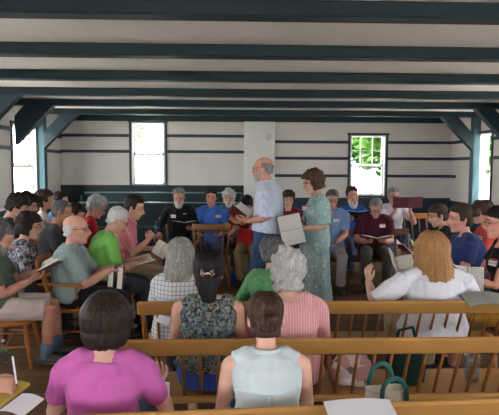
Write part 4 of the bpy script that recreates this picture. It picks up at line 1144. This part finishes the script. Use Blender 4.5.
b = MB(); b.tube([(-.07, 0, .24), (-.05, -.01, .33), (.03, -.02, .35), (.07, 0, .24)], [(.004, .011)] * 4, side=(0, 1, 0), n=8); b.build('strap', dgreen, t, True)
b = MB(); b.ell((.0, -.045, .235), (.012, .008, .012)); b.build('toggle', mWHITE, t, True)
mCLR = glassmat('clear_plastic', (.86, .9, .92, 1), .16); mCAPW = plain((226, 228, 230), .4, .03); mCAPB = plain((40, 90, 190), .4)
t = empty('glass_jar', 'clear drinking glass on the second bench at the right edge', 'glass', (1.49, 3.27, .422))
b = MB(); b.lathe([(.005, 0), (.040, .0), (.043, .006), (.047, .15), (.0465, .17), (.0445, .17), (.043, .15), (.039, .012), (.004, .01)], n=24); b.build('glass_wall', mCLR, t, True)
b = MB(); b.lathe([(.004, .011), (.038, .012), (.041, .06), (.003, .06)], n=24); b.build('water', glassmat('water', (.82, .88, .9, 1), .1), t, True)
BG = 'drinking bottles'
bottle('water_bottle', 'clear water bottle with green label on the floor at the left edge', (-1.99, 4.78, .001), .033, .22, mCLR, mCAPW, group=BG, lab=plain((60, 120, 70), .5))
bottle('water_bottle', 'blue bottle on the floor below the empty chair', (.045, 7.95, .001), .042, .23, plain((26, 74, 150), .25), plain((20, 24, 40), .4), group=BG)
bottle('water_bottle', 'clear bottle on the dark bench between blue polo and red shirt', (.01, 8.42, .422), .035, .22, mCLR, mCAPW, group=BG)
bottle('water_bottle', 'blue capped bottle on the arm of the chair of the bearded man in black', (-1.155, 8.46, .682), .033, .2, mCLR, mCAPB, group=BG, lab=plain((70, 110, 200), .5))

# ------------------------------------------------------------------ daylight, camera
w = bpy.data.worlds.new('overcast_sky'); SC.world = w; w.use_nodes = True
bg = w.node_tree.nodes['Background']; bg.inputs['Color'].default_value = (.93, .97, 1.0, 1); bg.inputs['Strength'].default_value = 9.0

sl = bpy.data.lights.new('sun', 'SUN'); sl.energy = 30; sl.angle = R(3); sl.color = (1, .95, .87)
so = bpy.data.objects.new('sun', sl); COL.objects.link(so); so.location = (20, -10, 30)
so.rotation_euler = V((-.32, .22, -1)).to_track_quat('-Z', 'Y').to_euler()

cam = bpy.data.cameras.new('camera'); co = bpy.data.objects.new('camera', cam); COL.objects.link(co); SC.camera = co
cam.sensor_width = 36; cam.sensor_fit = 'HORIZONTAL'; cam.lens = 550 / 499 * 36
yw, pt, rl = R(1.9), R(4.37), R(.28)
F = V((math.sin(yw) * math.cos(pt), math.cos(yw) * math.cos(pt), -math.sin(pt)))
r = V((math.cos(yw), -math.sin(yw), 0)); u = r.cross(F)
r2 = r * math.cos(rl) + u * math.sin(rl); u2 = u * math.cos(rl) - r * math.sin(rl)
co.matrix_world = basis(r2, u2, -F, V((0, 0, 1.75)))
cam.clip_start = .05; cam.clip_end = 300
vs = SC.view_settings
SC.display_settings.display_device = 'sRGB'
vs.view_transform = 'Standard'; vs.look = 'None'; vs.gamma = 1; vs.use_curve_mapping = False; vs.exposure = 1.08
